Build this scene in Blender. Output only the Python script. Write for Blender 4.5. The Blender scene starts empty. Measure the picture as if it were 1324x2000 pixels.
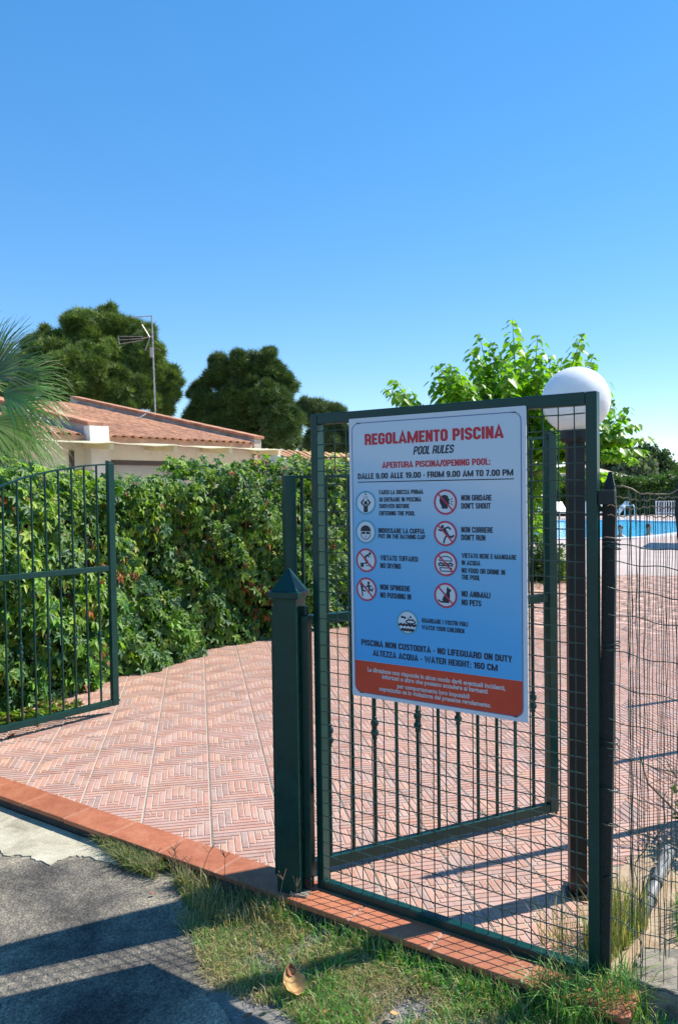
import bpy, bmesh, math, random
import numpy as np
from mathutils import Vector, Matrix, Euler

random.seed(7)
rng = np.random.default_rng(7)
S = bpy.context.scene
COL = S.collection

# ------------------------------------------------------------------ camera
CAM_H = 1.62
R_ = Vector((0.9999001, -0.0003762, -0.0141293))
U_ = Vector((0.0141343, 0.0266153, 0.9995458))
F_ = Vector((0.0, 0.9996457, -0.0266180))
cam = bpy.data.cameras.new('camera')
camo = bpy.data.objects.new('camera', cam)
COL.objects.link(camo)
m = Matrix((R_, U_, -F_)).transposed().to_4x4()
m.translation = Vector((0, 0, CAM_H))
camo.matrix_world = m
cam.sensor_fit = 'VERTICAL'
cam.sensor_height = 24.0
cam.lens = 18.0
cam.clip_start = 0.05
cam.clip_end = 3000
cam.dof.use_dof = True
cam.dof.focus_distance = 2.9
cam.dof.aperture_fstop = 6.0
S.camera = camo

# ------------------------------------------------------------------ light
SUN_EL = math.radians(48.0)
SUN_AZ = math.radians(69.0)          # clockwise from +Y
w = bpy.data.worlds.new('World')
S.world = w
w.use_nodes = True
nt = w.node_tree
bg = nt.nodes['Background']
sky = nt.nodes.new('ShaderNodeTexSky')
sky.sky_type = 'NISHITA'
sky.sun_disc = False
sky.sun_elevation = SUN_EL
sky.sun_rotation = SUN_AZ
sky.altitude = 600
sky.air_density = 1.0
sky.dust_density = 0.0
sky.ozone_density = 4.0
hs_ = nt.nodes.new('ShaderNodeHueSaturation')
hs_.inputs['Saturation'].default_value = 1.62
gm_ = nt.nodes.new('ShaderNodeGamma')
gm_.inputs['Gamma'].default_value = 0.62
nt.links.new(sky.outputs[0], gm_.inputs['Color'])
nt.links.new(gm_.outputs[0], hs_.inputs['Color'])
hs_.inputs['Value'].default_value = 1.86
hs_.inputs['Hue'].default_value = 0.504
nt.links.new(hs_.outputs[0], bg.inputs[0])
bg.inputs[1].default_value = 0.125
sl = bpy.data.lights.new('sun', 'SUN')
sl.energy = 4.8
sl.angle = math.radians(0.53)
sl.color = (1.0, 0.945, 0.87)
so = bpy.data.objects.new('sun', sl)
COL.objects.link(so)
sd = Vector((math.sin(SUN_AZ) * math.cos(SUN_EL), math.cos(SUN_AZ) * math.cos(SUN_EL), math.sin(SUN_EL)))
so.rotation_euler = sd.to_track_quat('Z', 'Y').to_euler()
so.location = (6, 3, 9)
S.view_settings.view_transform = 'Standard'
S.view_settings.look = 'None'
S.view_settings.exposure = 0.75
S.view_settings.gamma = 1.0
S.view_settings.use_curve_mapping = False
S.cycles.max_bounces = 8
S.cycles.transparent_max_bounces = 8

# ------------------------------------------------------------------ helpers
def P(px, py, Y):
    """world point at forward distance Y seen at photo pixel (author's measuring aid)"""
    d = F_ + R_ * ((px - 662) / 1500.0) - U_ * ((py - 1000) / 1500.0)
    return Vector((0, 0, CAM_H)) + d * (Y / d.y)

def G(px, py, z=0.0):
    d = F_ + R_ * ((px - 662) / 1500.0) - U_ * ((py - 1000) / 1500.0)
    return Vector((0, 0, CAM_H)) + d * ((z - CAM_H) / d.z)

def tag(o, label=None, cat=None, group=None, kind=None):
    if label: o['label'] = label
    if cat: o['category'] = cat
    if group: o['group'] = group
    if kind: o['kind'] = kind
    return o

def empty(name, loc, rz=0.0, label=None, cat=None, group=None):
    o = bpy.data.objects.new(name, None)
    o.empty_display_size = 0.1
    COL.objects.link(o)
    o.location = loc
    o.rotation_euler = (0, 0, rz)
    return tag(o, label, cat, group)

def link(name, me, mat=None, parent=None, loc=None, rot=None, kind=None, bevel=0.0):
    o = bpy.data.objects.new(name, me)
    COL.objects.link(o)
    if mat is not None and len(me.materials) == 0:
        me.materials.append(mat)
    if parent is not None: o.parent = parent
    if loc is not None: o.location = loc
    if rot is not None: o.rotation_euler = rot
    if kind: o['kind'] = kind
    if bevel:
        b = o.modifiers.new('bevel', 'BEVEL'); b.width = bevel; b.segments = 2; b.limit_method = 'ANGLE'
    return o

class MB:
    def __init__(s): s.v = []; s.f = []; s.c = []; s.uc = False
    def add(s, vs, fs, col=None):
        n = len(s.v); s.v += [tuple(x) for x in vs]; s.f += [tuple(i + n for i in f) for f in fs]
        if col is not None: s.uc = True
        s.c += [col or (1, 1, 1)] * len(vs)
        return s
    def box(s, c, d, rz=0.0, col=None, taper=1.0):
        x, y, z = d[0] / 2, d[1] / 2, d[2] / 2
        vs = []
        for k in (-1, 1):
            t = taper if k > 0 else 1.0
            for a, b in ((-1, -1), (1, -1), (1, 1), (-1, 1)):
                X, Y = a * x * t, b * y * t
                vs.append((c[0] + X * math.cos(rz) - Y * math.sin(rz), c[1] + X * math.sin(rz) + Y * math.cos(rz), c[2] + k * z))
        return s.add(vs, [(3, 2, 1, 0), (4, 5, 6, 7), (0, 1, 5, 4), (1, 2, 6, 5), (2, 3, 7, 6), (3, 0, 4, 7)], col)
    def bar(s, a, b, w_, h_, up=(0, 0, 1), col=None):
        a = Vector(a); b = Vector(b); t = (b - a).normalized(); upv = Vector(up)
        if abs(t.dot(upv)) > .98: upv = Vector((0, 1, 0))
        sx = t.cross(upv).normalized() * (w_ / 2); sz = sx.cross(t).normalized() * (h_ / 2)
        vs = [a - sx - sz, a + sx - sz, a + sx + sz, a - sx + sz, b - sx - sz, b + sx - sz, b + sx + sz, b - sx + sz]
        return s.add(vs, [(0, 1, 2, 3), (7, 6, 5, 4), (1, 0, 4, 5), (2, 1, 5, 6), (3, 2, 6, 7), (0, 3, 7, 4)], col)
    def tube(s, pts, r, n=8, caps=True, col=None):
        pts = [Vector(p) for p in pts]; m_ = len(pts)
        rs = r if hasattr(r, '__len__') else [r] * m_
        vs = []; prev = None
        for i, p in enumerate(pts):
            t = (pts[min(i + 1, m_ - 1)] - pts[max(i - 1, 0)])
            if t.length < 1e-9: t = Vector((0, 0, 1))
            t.normalize()
            if prev is None:
                u = t.orthogonal().normalized()
                if abs(t.z) > .9: u = (Vector((1, 0, 0)) - t * t.x).normalized()
            else:
                u = (prev - t * prev.dot(t)).normalized()
            prev = u; v_ = t.cross(u)
            for k in range(n):
                a = 2 * math.pi * k / n
                vs.append(p + (u * math.cos(a) + v_ * math.sin(a)) * rs[i])
        fs = [(i * n + k, i * n + (k + 1) % n, (i + 1) * n + (k + 1) % n, (i + 1) * n + k) for i in range(m_ - 1) for k in range(n)]
        if caps: fs += [tuple(reversed(range(n))), tuple((m_ - 1) * n + k for k in range(n))]
        return s.add(vs, fs, col)
    def lathe(s, prof, c, n=16, col=None):
        vs = [(c[0] + r * math.cos(2 * math.pi * k / n), c[1] + r * math.sin(2 * math.pi * k / n), c[2] + z) for r, z in prof for k in range(n)]
        m_ = len(prof)
        fs = [(i * n + k, i * n + (k + 1) % n, (i + 1) * n + (k + 1) % n, (i + 1) * n + k) for i in range(m_ - 1) for k in range(n)]
        fs += [tuple(reversed(range(n))), tuple((m_ - 1) * n + k for k in range(n))]
        return s.add(vs, fs, col)
    def mesh(s, name, smooth=False):
        me = bpy.data.meshes.new(name); me.from_pydata(s.v, [], s.f)
        if s.uc:
            a = me.color_attributes.new('Col', 'FLOAT_COLOR', 'POINT')
            arr = np.ones((len(s.v), 4), np.float32); arr[:, :3] = np.array(s.c, np.float32); a.data.foreach_set('color', arr.ravel())
        if smooth: me.polygons.foreach_set('use_smooth', [True] * len(me.polygons))
        me.update(); return me
    def build(s, name, mat, parent=None, smooth=False, **k):
        return link(name, s.mesh(name, smooth), mat, parent, **k)

def npmesh(name, V, F, colv=None, smooth=False):
    """V (n,3); F (m,k) same k for all"""
    me = bpy.data.meshes.new(name); n, m_ = len(V), len(F); k = F.shape[1]
    me.vertices.add(n); me.vertices.foreach_set('co', np.ascontiguousarray(V, np.float32).ravel())
    me.loops.add(m_ * k); me.loops.foreach_set('vertex_index', np.ascontiguousarray(F, np.int32).ravel())
    me.polygons.add(m_)
    me.polygons.foreach_set('loop_start', np.arange(0, m_ * k, k, dtype=np.int32))
    me.polygons.foreach_set('loop_total', np.full(m_, k, np.int32))
    if smooth: me.polygons.foreach_set('use_smooth', np.ones(m_, bool))
    if colv is not None:
        a = me.color_attributes.new('Col', 'FLOAT_COLOR', 'POINT')
        arr = np.ones((n, 4), np.float32); arr[:, :3] = colv; a.data.foreach_set('color', arr.ravel())
    me.update(calc_edges=True); return me

def frames(nrm, tip):
    """rotation matrices with local z=nrm, local x=tip direction (made orthogonal)"""
    nrm = nrm / np.linalg.norm(nrm, axis=1, keepdims=True)
    tip = tip - nrm * np.sum(nrm * tip, 1, keepdims=True)
    tip = tip / np.maximum(np.linalg.norm(tip, axis=1, keepdims=True), 1e-6)
    y = np.cross(nrm, tip)
    return np.stack([tip, y, nrm], axis=2)

def scatter(TV, TF, pos, Rm, sc):
    """copies of template TV,TF -> V,F"""
    TV = np.asarray(TV, float); TF = np.asarray(TF, int); N = len(pos)
    V = np.einsum('nij,kj->nki', Rm, TV) * sc[:, None, None] + pos[:, None, :]
    F = TF[None] + (np.arange(N) * len(TV))[:, None, None]
    return V.reshape(-1, 3), F.reshape(-1, TF.shape[1])

def leaf_t(L=1.0, W=.5, drop=.15, fold=.12):
    v = [(0, 0, 0), (L * .4, W / 2, fold), (L, 0, -drop), (L * .4, -W / 2, fold)]
    return v, [(0, 2, 1), (0, 3, 2)]
def palmate_t():
    V = []; F = []
    for a, l in ((-105, .55), (-50, .82), (0, 1.0), (50, .82), (105, .55)):
        v, f = leaf_t(l, l * .46, .2 * l, .08 * l); a = math.radians(a); n = len(V)
        V += [(x * math.cos(a) - y * math.sin(a), x * math.sin(a) + y * math.cos(a), z) for x, y, z in v]
        F += [tuple(i + n for i in t) for t in f]
    return np.array(V), np.array(F)
def heart_t():
    V = [(0, 0, 0), (-.12, .3, .05), (.18, .46, .07), (.6, .3, .0), (1, 0, -.16), (.6, -.3, .0), (.18, -.46, .07), (-.12, -.3, .05), (.45, 0, -.06)]
    F = [(0, 8, 1)] + [(8, i + 1, i) for i in range(1, 7)] + [(0, 7, 8)]
    return np.array(V), np.array(F)

# ------------------------------------------------------------------ materials
def mat(name):
    m_ = bpy.data.materials.new(name); m_.use_nodes = True
    n = m_.node_tree.nodes; b = n['Principled BSDF']
    return m_, n, m_.node_tree.links, b
def N(n, t, **k):
    x = n.new(t)
    for a, v in k.items(): setattr(x, a, v)
    return x
def noise(n, l, scale, detail=4, rough=.6, coord=None, dist=0.0):
    t = n.new('ShaderNodeTexNoise'); t.inputs['Scale'].default_value = scale; t.inputs['Detail'].default_value = detail
    t.inputs['Roughness'].default_value = rough; t.inputs['Distortion'].default_value = dist
    if coord is not None: l.new(coord, t.inputs['Vector'])
    return t
def ramp(n, l, src, stops):
    r = n.new('ShaderNodeValToRGB'); e = r.color_ramp.elements
    while len(e) < len(stops): e.new(.5)
    for i, (p, c) in enumerate(stops):
        e[i].position = p; e[i].color = (c[0], c[1], c[2], 1) if hasattr(c, '__len__') else (c, c, c, 1)
    l.new(src, r.inputs[0]); return r
def wpos(n): return N(n, 'ShaderNodeNewGeometry').outputs['Position']
def mixc(n, l, fac, a, b, mode='MIX'):
    x = N(n, 'ShaderNodeMix', data_type='RGBA', blend_type=mode)
    if hasattr(fac, 'default_value'): l.new(fac, x.inputs[0])
    else: x.inputs[0].default_value = fac
    for i, v in ((6, a), (7, b)):
        if hasattr(v, 'default_value'): l.new(v, x.inputs[i])
        else: x.inputs[i].default_value = (v[0], v[1], v[2], 1)
    return x.outputs[2]
def bump(n, l, src, strength, dist, b):
    x = n.new('ShaderNodeBump'); x.inputs['Strength'].default_value = strength; x.inputs['Distance'].default_value = dist
    l.new(src, x.inputs['Height']); l.new(x.outputs[0], b.inputs['Normal']); return x

def simple(name, col, rough=.6, var=.25, scale=8, metal=0.0, bumps=0.0, bscale=60, spec=.5, objc=False):
    m_, n, l, b = mat(name)
    co = N(n, 'ShaderNodeTexCoord').outputs['Object'] if objc else wpos(n)
    t = noise(n, l, scale, 5, .65, co)
    c1 = tuple(c * (1 - var) for c in col); c2 = tuple(min(1, c * (1 + var)) for c in col)
    r = ramp(n, l, t.outputs[0], [(.3, c1), (.7, c2)])
    l.new(r.outputs[0], b.inputs['Base Color']); b.inputs['Roughness'].default_value = rough; b.inputs['Metallic'].default_value = metal
    b.inputs['Specular IOR Level'].default_value = spec
    if bumps:
        t2 = noise(n, l, bscale, 4, .6, co); bump(n, l, t2.outputs[0], bumps, .01, b)
    return m_

def m_paint():
    m_, n, l, b = mat('green_paint')
    co = wpos(n)
    t = noise(n, l, 14, 6, .7, co); t2 = noise(n, l, 220, 3, .6, co)
    r = ramp(n, l, t.outputs[0], [(.35, (.0015, .032, .027)), (.62, (.0025, .044, .036)), (.8, (.006, .060, .048))])
    chips = ramp(n, l, t2.outputs[0], [(.70, 0), (.74, 1)])
    c = mixc(n, l, chips.outputs[0], r.outputs[0], (.05, .08, .07))
    l.new(c, b.inputs['Base Color'])
    b.inputs['Specular IOR Level'].default_value = .36
    t5 = noise(n, l, 38, 6, .75, co); ru = ramp(n, l, t5.outputs[0], [(.66, 0), (.71, .8)]); c2 = mixc(n, l, ru.outputs[0], c, (.045, .040, .028)); l.new(c2, b.inputs['Base Color'])
    rr = ramp(n, l, t.outputs[0], [(.3, .26), (.8, .42)]); l.new(rr.outputs[0], b.inputs['Roughness'])
    bump(n, l, t2.outputs[0], .12, .004, b)
    b.inputs['Coat Weight'].default_value = .0
    return m_
M_PAINT = m_paint()
M_DARKMETAL = simple('dark_weathered_metal', (.006, .011, .011), .55, .45, 25, bumps=.3, bscale=120)
M_LAMPPOLE = simple('brown_black_pole_paint', (.008, .008, .010), .45, .3, 12)
M_WIRE = simple('green_coated_wire', (.02, .055, .045), .45, .4, 30)
M_NETWIRE = simple('faded_net_wire', (.09, .13, .11), .5, .5, 9)
M_GALV = simple('rusty_galvanised_wire', (.28, .20, .13), .6, .5, 18)
M_GLOBE = None
def m_globe():
    m_, n, l, b = mat('opal_globe')
    t = noise(n, l, 6, 4, .6, wpos(n)); r = ramp(n, l, t.outputs[0], [(.3, (.74, .74, .74)), (.7, (.86, .85, .84))])
    l.new(r.outputs[0], b.inputs['Base Color']); b.inputs['Roughness'].default_value = .22
    b.inputs['Subsurface Weight'].default_value = .7; b.inputs['Subsurface Radius'].default_value = (.12, .11, .1)
    b.inputs['Subsurface Scale'].default_value = 1.0
    return m_
M_GLOBE = m_globe()

def m_col(name, rough=.45, transl=.35, tint=(1, 1, 1), tcol=(1.5, 1.6, .5), spec=.5):
    """foliage: vertex colour base with thin-leaf translucency"""
    m_, n, l, b = mat(name)
    a = N(n, 'ShaderNodeAttribute', attribute_name='Col')
    oi = N(n, 'ShaderNodeObjectInfo')
    hv = N(n, 'ShaderNodeHueSaturation')
    mp = N(n, 'ShaderNodeMapRange'); mp.inputs[3].default_value = .75; mp.inputs[4].default_value = 1.3
    l.new(oi.outputs['Random'], mp.inputs[0]); l.new(mp.outputs[0], hv.inputs['Value']); l.new(a.outputs['Color'], hv.inputs['Color'])
    l.new(hv.outputs[0], b.inputs['Base Color']); b.inputs['Roughness'].default_value = rough
    b.inputs['Specular IOR Level'].default_value = spec
    if transl:
        tr = n.new('ShaderNodeBsdfTranslucent'); c = mixc(n, l, 1.0, hv.outputs[0], tcol, 'MULTIPLY'); l.new(c, tr.inputs[0])
        mx = n.new('ShaderNodeMixShader'); mx.inputs[0].default_value = transl
        l.new(b.outputs[0], mx.inputs[1]); l.new(tr.outputs[0], mx.inputs[2]); l.new(mx.outputs[0], n['Material Output'].inputs[0])
    return m_
M_CREEPER = m_col('creeper_leaf', .46, .38, tcol=(1.5, 1.7, .4), spec=.38)
M_BROAD = m_col('broad_leaf', .42, .45, tcol=(1.35, 1.7, .35))
M_PINE = m_col('pine_needle', .6, .12)
M_PALM = m_col('palm_leaf', .38, .25)
M_GRASS = m_col('grass_blade', .5, .35, tcol=(1.3, 1.4, .6))
M_FAR = m_col('far_leaf', .6, .2)
M_BARK = simple('bark', (.11, .075, .05), .9, .5, 12, bumps=.8, bscale=40)
M_STEM = simple('green_stem', (.10, .13, .04), .6, .4, 12)
M_TWIG = simple('dry_twig', (.20, .12, .07), .85, .4, 20)

def m_strip():
    m_, n, l, b = mat('herringbone_tile_glaze')
    a = N(n, 'ShaderNodeAttribute', attribute_name='Col')
    oi = N(n, 'ShaderNodeObjectInfo')
    co = wpos(n)
    t = noise(n, l, 3.0, 5, .65, co); t2 = noise(n, l, 90, 4, .7, co); t3 = noise(n, l, 9, 6, .75, co)
    v = ramp(n, l, t.outputs[0], [(.25, (.84, .84, .84)), (.75, (1.12, 1.10, 1.08))])
    c = mixc(n, l, 1.0, a.outputs['Color'], v.outputs[0], 'MULTIPLY')
    v2 = ramp(n, l, t2.outputs[0], [(.3, (.78, .76, .76)), (.7, (1.14, 1.14, 1.14))])
    c = mixc(n, l, 1.0, c, v2.outputs[0], 'MULTIPLY')
    dust = ramp(n, l, t3.outputs[0], [(.45, .05), (.72, .65)])
    t4 = noise(n, l, 1.1, 6, .7, co, .8); sta = ramp(n, l, t4.outputs[0], [(.28, (.74, .72, .70)), (.42, (1, 1, 1))]); c = mixc(n, l, 1.0, c, sta.outputs[0], 'MULTIPLY')
    c = mixc(n, l, dust.outputs[0], c, (.50, .39, .32))
    l.new(c, b.inputs['Base Color']); b.inputs['Roughness'].default_value = .62
    bump(n, l, t2.outputs[0], .25, .003, b)
    return m_
M_TILE = m_strip()
M_GROUT = simple('cream_grout', (.36, .32, .25), .9, .25, 14, bumps=.4, bscale=150)

def m_kerb():
    m_, n, l, b = mat('terracotta_kerb')
    co = wpos(n); oi = N(n, 'ShaderNodeObjectInfo')
    t = noise(n, l, 7, 6, .7, co); t2 = noise(n, l, 60, 5, .7, co)
    r = ramp(n, l, t.outputs[0], [(.25, (.29, .088, .038)), (.5, (.39, .130, .060)), (.75, (.45, .185, .100))])
    st = ramp(n, l, t2.outputs[0], [(.3, (.82, .8, .78)), (.6, (1.06, 1.06, 1.06))])
    c = mixc(n, l, 1.0, r.outputs[0], st.outputs[0], 'MULTIPLY')
    mp = N(n, 'ShaderNodeMapRange'); mp.inputs[3].default_value = .88; mp.inputs[4].default_value = 1.12
    hv = N(n, 'ShaderNodeHueSaturation'); l.new(oi.outputs['Random'], mp.inputs[0]); l.new(mp.outputs[0], hv.inputs['Value']); l.new(c, hv.inputs['Color'])
    l.new(hv.outputs[0], b.inputs['Base Color']); b.inputs['Roughness'].default_value = .6
    bump(n, l, t2.outputs[0], .25, .004, b); return m_
M_KERB = m_kerb()

def m_asphalt():
    m_, n, l, b = mat('weathered_asphalt')
    co = wpos(n)
    t = noise(n, l, 1.7, 6, .65, co, .4); t2 = noise(n, l, 130, 4, .75, co); t3 = noise(n, l, 16, 5, .7, co)
    vor = n.new('ShaderNodeTexVoronoi'); vor.inputs['Scale'].default_value = 170; l.new(co, vor.inputs['Vector'])
    base = ramp(n, l, t.outputs[0], [(.36, (.085, .082, .080)), (.5, (.175, .160, .135)), (.62, (.30, .27, .215))])
    tp = noise(n, l, .9, 7, .7, co, .7)
    sp = ramp(n, l, vor.outputs['Color'], [(.2, (.62, .62, .62)), (.55, (1, 1, 1)), (.85, (1.5, 1.48, 1.42))])
    c = mixc(n, l, 1.0, base.outputs[0], sp.outputs[0], 'MULTIPLY')
    c = mixc(n, l, 1.0, c, ramp(n, l, tp.outputs[0], [(.42, (.62, .62, .63)), (.52, (1.08, 1.06, 1.0))]).outputs[0], 'MULTIPLY')
    sp2 = ramp(n, l, t3.outputs[0], [(.3, (.75, .75, .76)), (.7, (1.15, 1.14, 1.12))])
    c = mixc(n, l, 1.0, c, sp2.outputs[0], 'MULTIPLY')
    b.inputs['Specular IOR Level'].default_value = .15
    l.new(c, b.inputs['Base Color']); b.inputs['Roughness'].default_value = .92
    mth = N(n, 'ShaderNodeMath', operation='ADD'); l.new(vor.outputs['Distance'], mth.inputs[0]); l.new(t2.outputs[0], mth.inputs[1])
    bump(n, l, mth.outputs[0], .55, .004, b); return m_
M_ASPH = m_asphalt()
def m_concrete(name, c1, c2, c3, sc=5):
    m_, n, l, b = mat(name)
    co = wpos(n); t = noise(n, l, sc, 8, .72, co, .6); t2 = noise(n, l, 110, 5, .75, co)
    r = ramp(n, l, t.outputs[0], [(.3, c1), (.5, c2), (.72, c3)])
    sp = ramp(n, l, t2.outputs[0], [(.3, (.72, .72, .72)), (.65, (1.12, 1.12, 1.12))])
    c = mixc(n, l, 1.0, r.outputs[0], sp.outputs[0], 'MULTIPLY'); l.new(c, b.inputs['Base Color'])
    b.inputs['Roughness'].default_value = .9; bump(n, l, t2.outputs[0], .6, .006, b); return m_
M_APRON = m_concrete('pale_worn_concrete', (.24, .22, .15), (.46, .42, .30), (.60, .56, .43), 5)
M_BLOCK = m_concrete('rough_concrete_block', (.11, .10, .08), (.25, .22, .17), (.38, .31, .22), 13)
M_SOIL = m_concrete('gravelly_soil', (.12, .11, .09), (.22, .205, .18), (.33, .31, .27), 7)
M_SAND = m_concrete('sandy_earth', (.30, .20, .12), (.42, .30, .19), (.52, .40, .27), 5)
M_RENDER = m_concrete('cream_render', (.62, .58, .47), (.74, .71, .60), (.80, .78, .68), 1.2)
M_STAIN = m_concrete('stained_white_render', (.30, .26, .22), (.58, .55, .50), (.74, .72, .68), 2.5)
M_PLASTIC_W = simple('white_plastic', (.78, .78, .78), .4, .06, 3)
M_CREAMWOOD = simple('cream_painted_boards', (.72, .66, .42), .55, .12, 4)
M_BROWN = simple('dark_brown_frame', (.07, .05, .04), .5, .2, 5)
M_BLIND = simple('grey_roller_blind', (.52, .50, .44), .6, .08, 3)
M_ROOF = simple('terracotta_roof_tile', (.45, .215, .115), .85, .42, 3.5, bumps=.4, bscale=25)
M_ROOF2 = simple('orange_roof_tile', (.62, .33, .17), .8, .3, 2.2)
M_ALU = simple('weathered_aluminium', (.42, .38, .36), .45, .4, 8, metal=.6)
M_CANVAS = simple('white_canvas', (.8, .79, .76), .8, .05, 3)
M_HOSE = simple('grey_plastic_pipe', (.20, .20, .20), .5, .45, 25, bumps=.3, bscale=50)
M_DRY = simple('dry_leaf', (.42, .24, .08), .7, .4, 30)
M_DRYRED = simple('red_dead_leaf', (.30, .09, .04), .7, .4, 30)
M_SKIN = simple('tanned_skin', (.50, .27, .18), .5, .1, 6)
M_HAIR = simple('brown_hair', (.05, .03, .02), .6, .3, 30)
M_TOWEL = simple('lilac_towel', (.62, .55, .68), .9, .15, 8)

def m_water():
    m_, n, l, b = mat('pool_water')
    co = wpos(n); t = noise(n, l, 1.3, 5, .6, co, 1.0); t2 = noise(n, l, 5, 4, .6, co, .5)
    r = ramp(n, l, t2.outputs[0], [(.3, (.01, .30, .58)), (.55, (.04, .46, .72)), (.75, (.20, .62, .80))])
    l.new(r.outputs[0], b.inputs['Base Color']); b.inputs['Roughness'].default_value = .12; b.inputs['IOR'].default_value = 1.33
    b.inputs['Specular IOR Level'].default_value = .35
    bump(n, l, t2.outputs[0], .5, .05, b); return m_
M_WATER = m_water()

def m_deck():
    """far paving: same herringbone tiles, too small to tell apart there"""
    m_, n, l, b = mat('far_paving')
    co = wpos(n)
    mp = N(n, 'ShaderNodeMapping'); mp.inputs['Rotation'].default_value = (0, 0, math.radians(-10.42)); l.new(co, mp.inputs[0])
    br = n.new('ShaderNodeTexBrick'); br.offset = 0; br.inputs['Scale'].default_value = 1
    br.inputs['Brick Width'].default_value = .335; br.inputs['Row Height'].default_value = .335; br.inputs['Mortar Size'].default_value = .006
    br.inputs['Color1'].default_value = (.46, .365, .315, 1); br.inputs['Color2'].default_value = (.49, .39, .34, 1); br.inputs['Mortar'].default_value = (.45, .40, .33, 1)
    l.new(mp.outputs[0], br.inputs['Vector'])
    t = noise(n, l, .8, 5, .6, co); t2 = noise(n, l, 30, 4, .6, co)
    v = ramp(n, l, t.outputs[0], [(.3, (.88, .88, .88)), (.7, (1.12, 1.1, 1.1))]); v2 = ramp(n, l, t2.outputs[0], [(.3, (.9, .88, .88)), (.7, (1.08, 1.08, 1.08))])
    c = mixc(n, l, 1.0, br.outputs[0], v.outputs[0], 'MULTIPLY'); c = mixc(n, l, 1.0, c, v2.outputs[0], 'MULTIPLY')
    l.new(c, b.inputs['Base Color']); b.inputs['Roughness'].default_value = .7; return m_
M_DECK = m_deck()

# ------------------------------------------------------------------ ground
UD = Vector((.8303, -.5573, 0)); ND = Vector((.5573, .8303, 0)); K0 = Vector((-.29, 3.251, 0))
def KL(t, off=0.0, z=0.0): return K0 + UD * t + ND * off + Vector((0, 0, z))
GZ = -.050

def grid_sheet(name, x0, x1, y0, y1, nx, ny, z, amp, mt, sc=3.0):
    xs = np.linspace(x0, x1, nx); ys = np.linspace(y0, y1, ny)
    X, Y = np.meshgrid(xs, ys)
    Z = z + amp * (np.sin(X * sc * 1.7 + 1) * np.cos(Y * sc * 1.3) + .5 * np.sin(X * sc * 4.1 + Y * sc * 3.3) + .3 * np.sin(X * sc * 9.7 - Y * sc * 8.3))
    V = np.stack([X, Y, Z], -1).reshape(-1, 3)
    i = np.arange((ny - 1) * nx).reshape(ny - 1, nx)[:, :-1].ravel()
    F = np.stack([i, i + 1, i + nx + 1, i + nx], 1)
    return V, F
me = bpy.data.meshes.new('ground'); bm = bmesh.new()
for q in ((-900, -900), (900, -900), (900, 1500), (-900, 1500)): bm.verts.new((q[0], q[1], GZ - .03))
bm.verts.ensure_lookup_table(); bm.faces.new(bm.verts); bm.to_mesh(me); bm.free()
tag(link('ground', me, simple('dry_earth', (.16, .14, .09), .9, .3, .4)), kind='structure')
V, F = grid_sheet('verge', -1.6, 3.5, .3, 3.75, 120, 90, GZ - .012, .006, None)
o = link('verge_soil', npmesh('verge_soil', V, F, smooth=True), M_SOIL, kind='structure')

def poly_sheet(name, pts, z, mt, holes=(), thick=0.0, jag=0.0, bottom=None):
    bm = bmesh.new(); es = []
    def loop(pp):
        vs = [bm.verts.new((p[0], p[1], z)) for p in pp]
        return [bm.edges.new((vs[i], vs[(i + 1) % len(vs)])) for i in range(len(vs))]
    L1 = loop(pts); es += L1
    for h_ in holes: es += loop(h_)
    bmesh.ops.triangle_fill(bm, use_beauty=True, use_dissolve=False, edges=es)
    for f in bm.faces:
        if f.normal.z < 0: f.normal_flip()
    if thick:
        r = bmesh.ops.extrude_face_region(bm, geom=bm.faces[:])
        # move the original down
        top = [g for g in r['geom'] if isinstance(g, bmesh.types.BMVert)]
        for v in bm.verts:
            if v not in top: v.co.z -= thick
    me = bpy.data.meshes.new(name); bm.normal_update(); bm.to_mesh(me); bm.free()
    return tag(link(name, me, mt), kind='structure')

def jagged(pts, step, amp):
    out = []
    for i in range(len(pts)):
        a = Vector(pts[i][:2]); b = Vector(pts[(i + 1) % len(pts)][:2]); L = (b - a).length; k = max(1, int(L / step))
        for j in range(k):
            p = a.lerp(b, j / k)
            if j: p = p + Vector((random.gauss(0, amp), random.gauss(0, amp)))
            out.append((p.x, p.y))
    return out
road = jagged([(-.62, 3.02), (-.52, 2.78), (-.40, 2.45), (-.25, 2.1), (-.1, 1.2)], .05, .02)[:-24]
road = [p for p in road if p[1] > 1.15] + [(.0, .3), (-8, .3), (-8, 7.6)] + [(KL(-4.5, -.17).x, KL(-4.5, -.17).y), (KL(-.45, -.17).x, KL(-.45, -.17).y)]
V, F = grid_sheet('x', 0, 1, 0, 1, 2, 2, 0, 0, None)
poly_sheet('asphalt_road', road, GZ - .0, M_ASPH, thick=.03)
# pale concrete apron along the kerb, broken edge
edge = [G(268, 1680, GZ), G(236, 1690, GZ), G(205, 1684, GZ), G(150, 1670, GZ), G(95, 1690, GZ), G(55, 1672, GZ), G(12, 1674, GZ), G(-20, 1650, GZ), Vector((-2.2, 3.42, 0)), Vector((-4.2, 4.5, 0))]
ed = []
for a_, b_ in zip(edge[:-1], edge[1:]):
    k_ = max(1, int((b_ - a_).length / .018)); ed += [(a_.lerp(b_, j / k_).x + random.gauss(0, .004), a_.lerp(b_, j / k_).y + random.gauss(0, .006)) for j in range(k_)]
ed.append((edge[-1].x, edge[-1].y))
ed = [p for p in ed if (Vector((p[0], p[1], 0)) - K0).dot(ND) < -.19]
ap = [(KL(-5, -.172).x, KL(-5, -.172).y), (KL(-1.0, -.172).x, KL(-1.0, -.172).y)]
poly_sheet('concrete_apron', ap + ed, GZ + .005, M_APRON, thick=.006)

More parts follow.
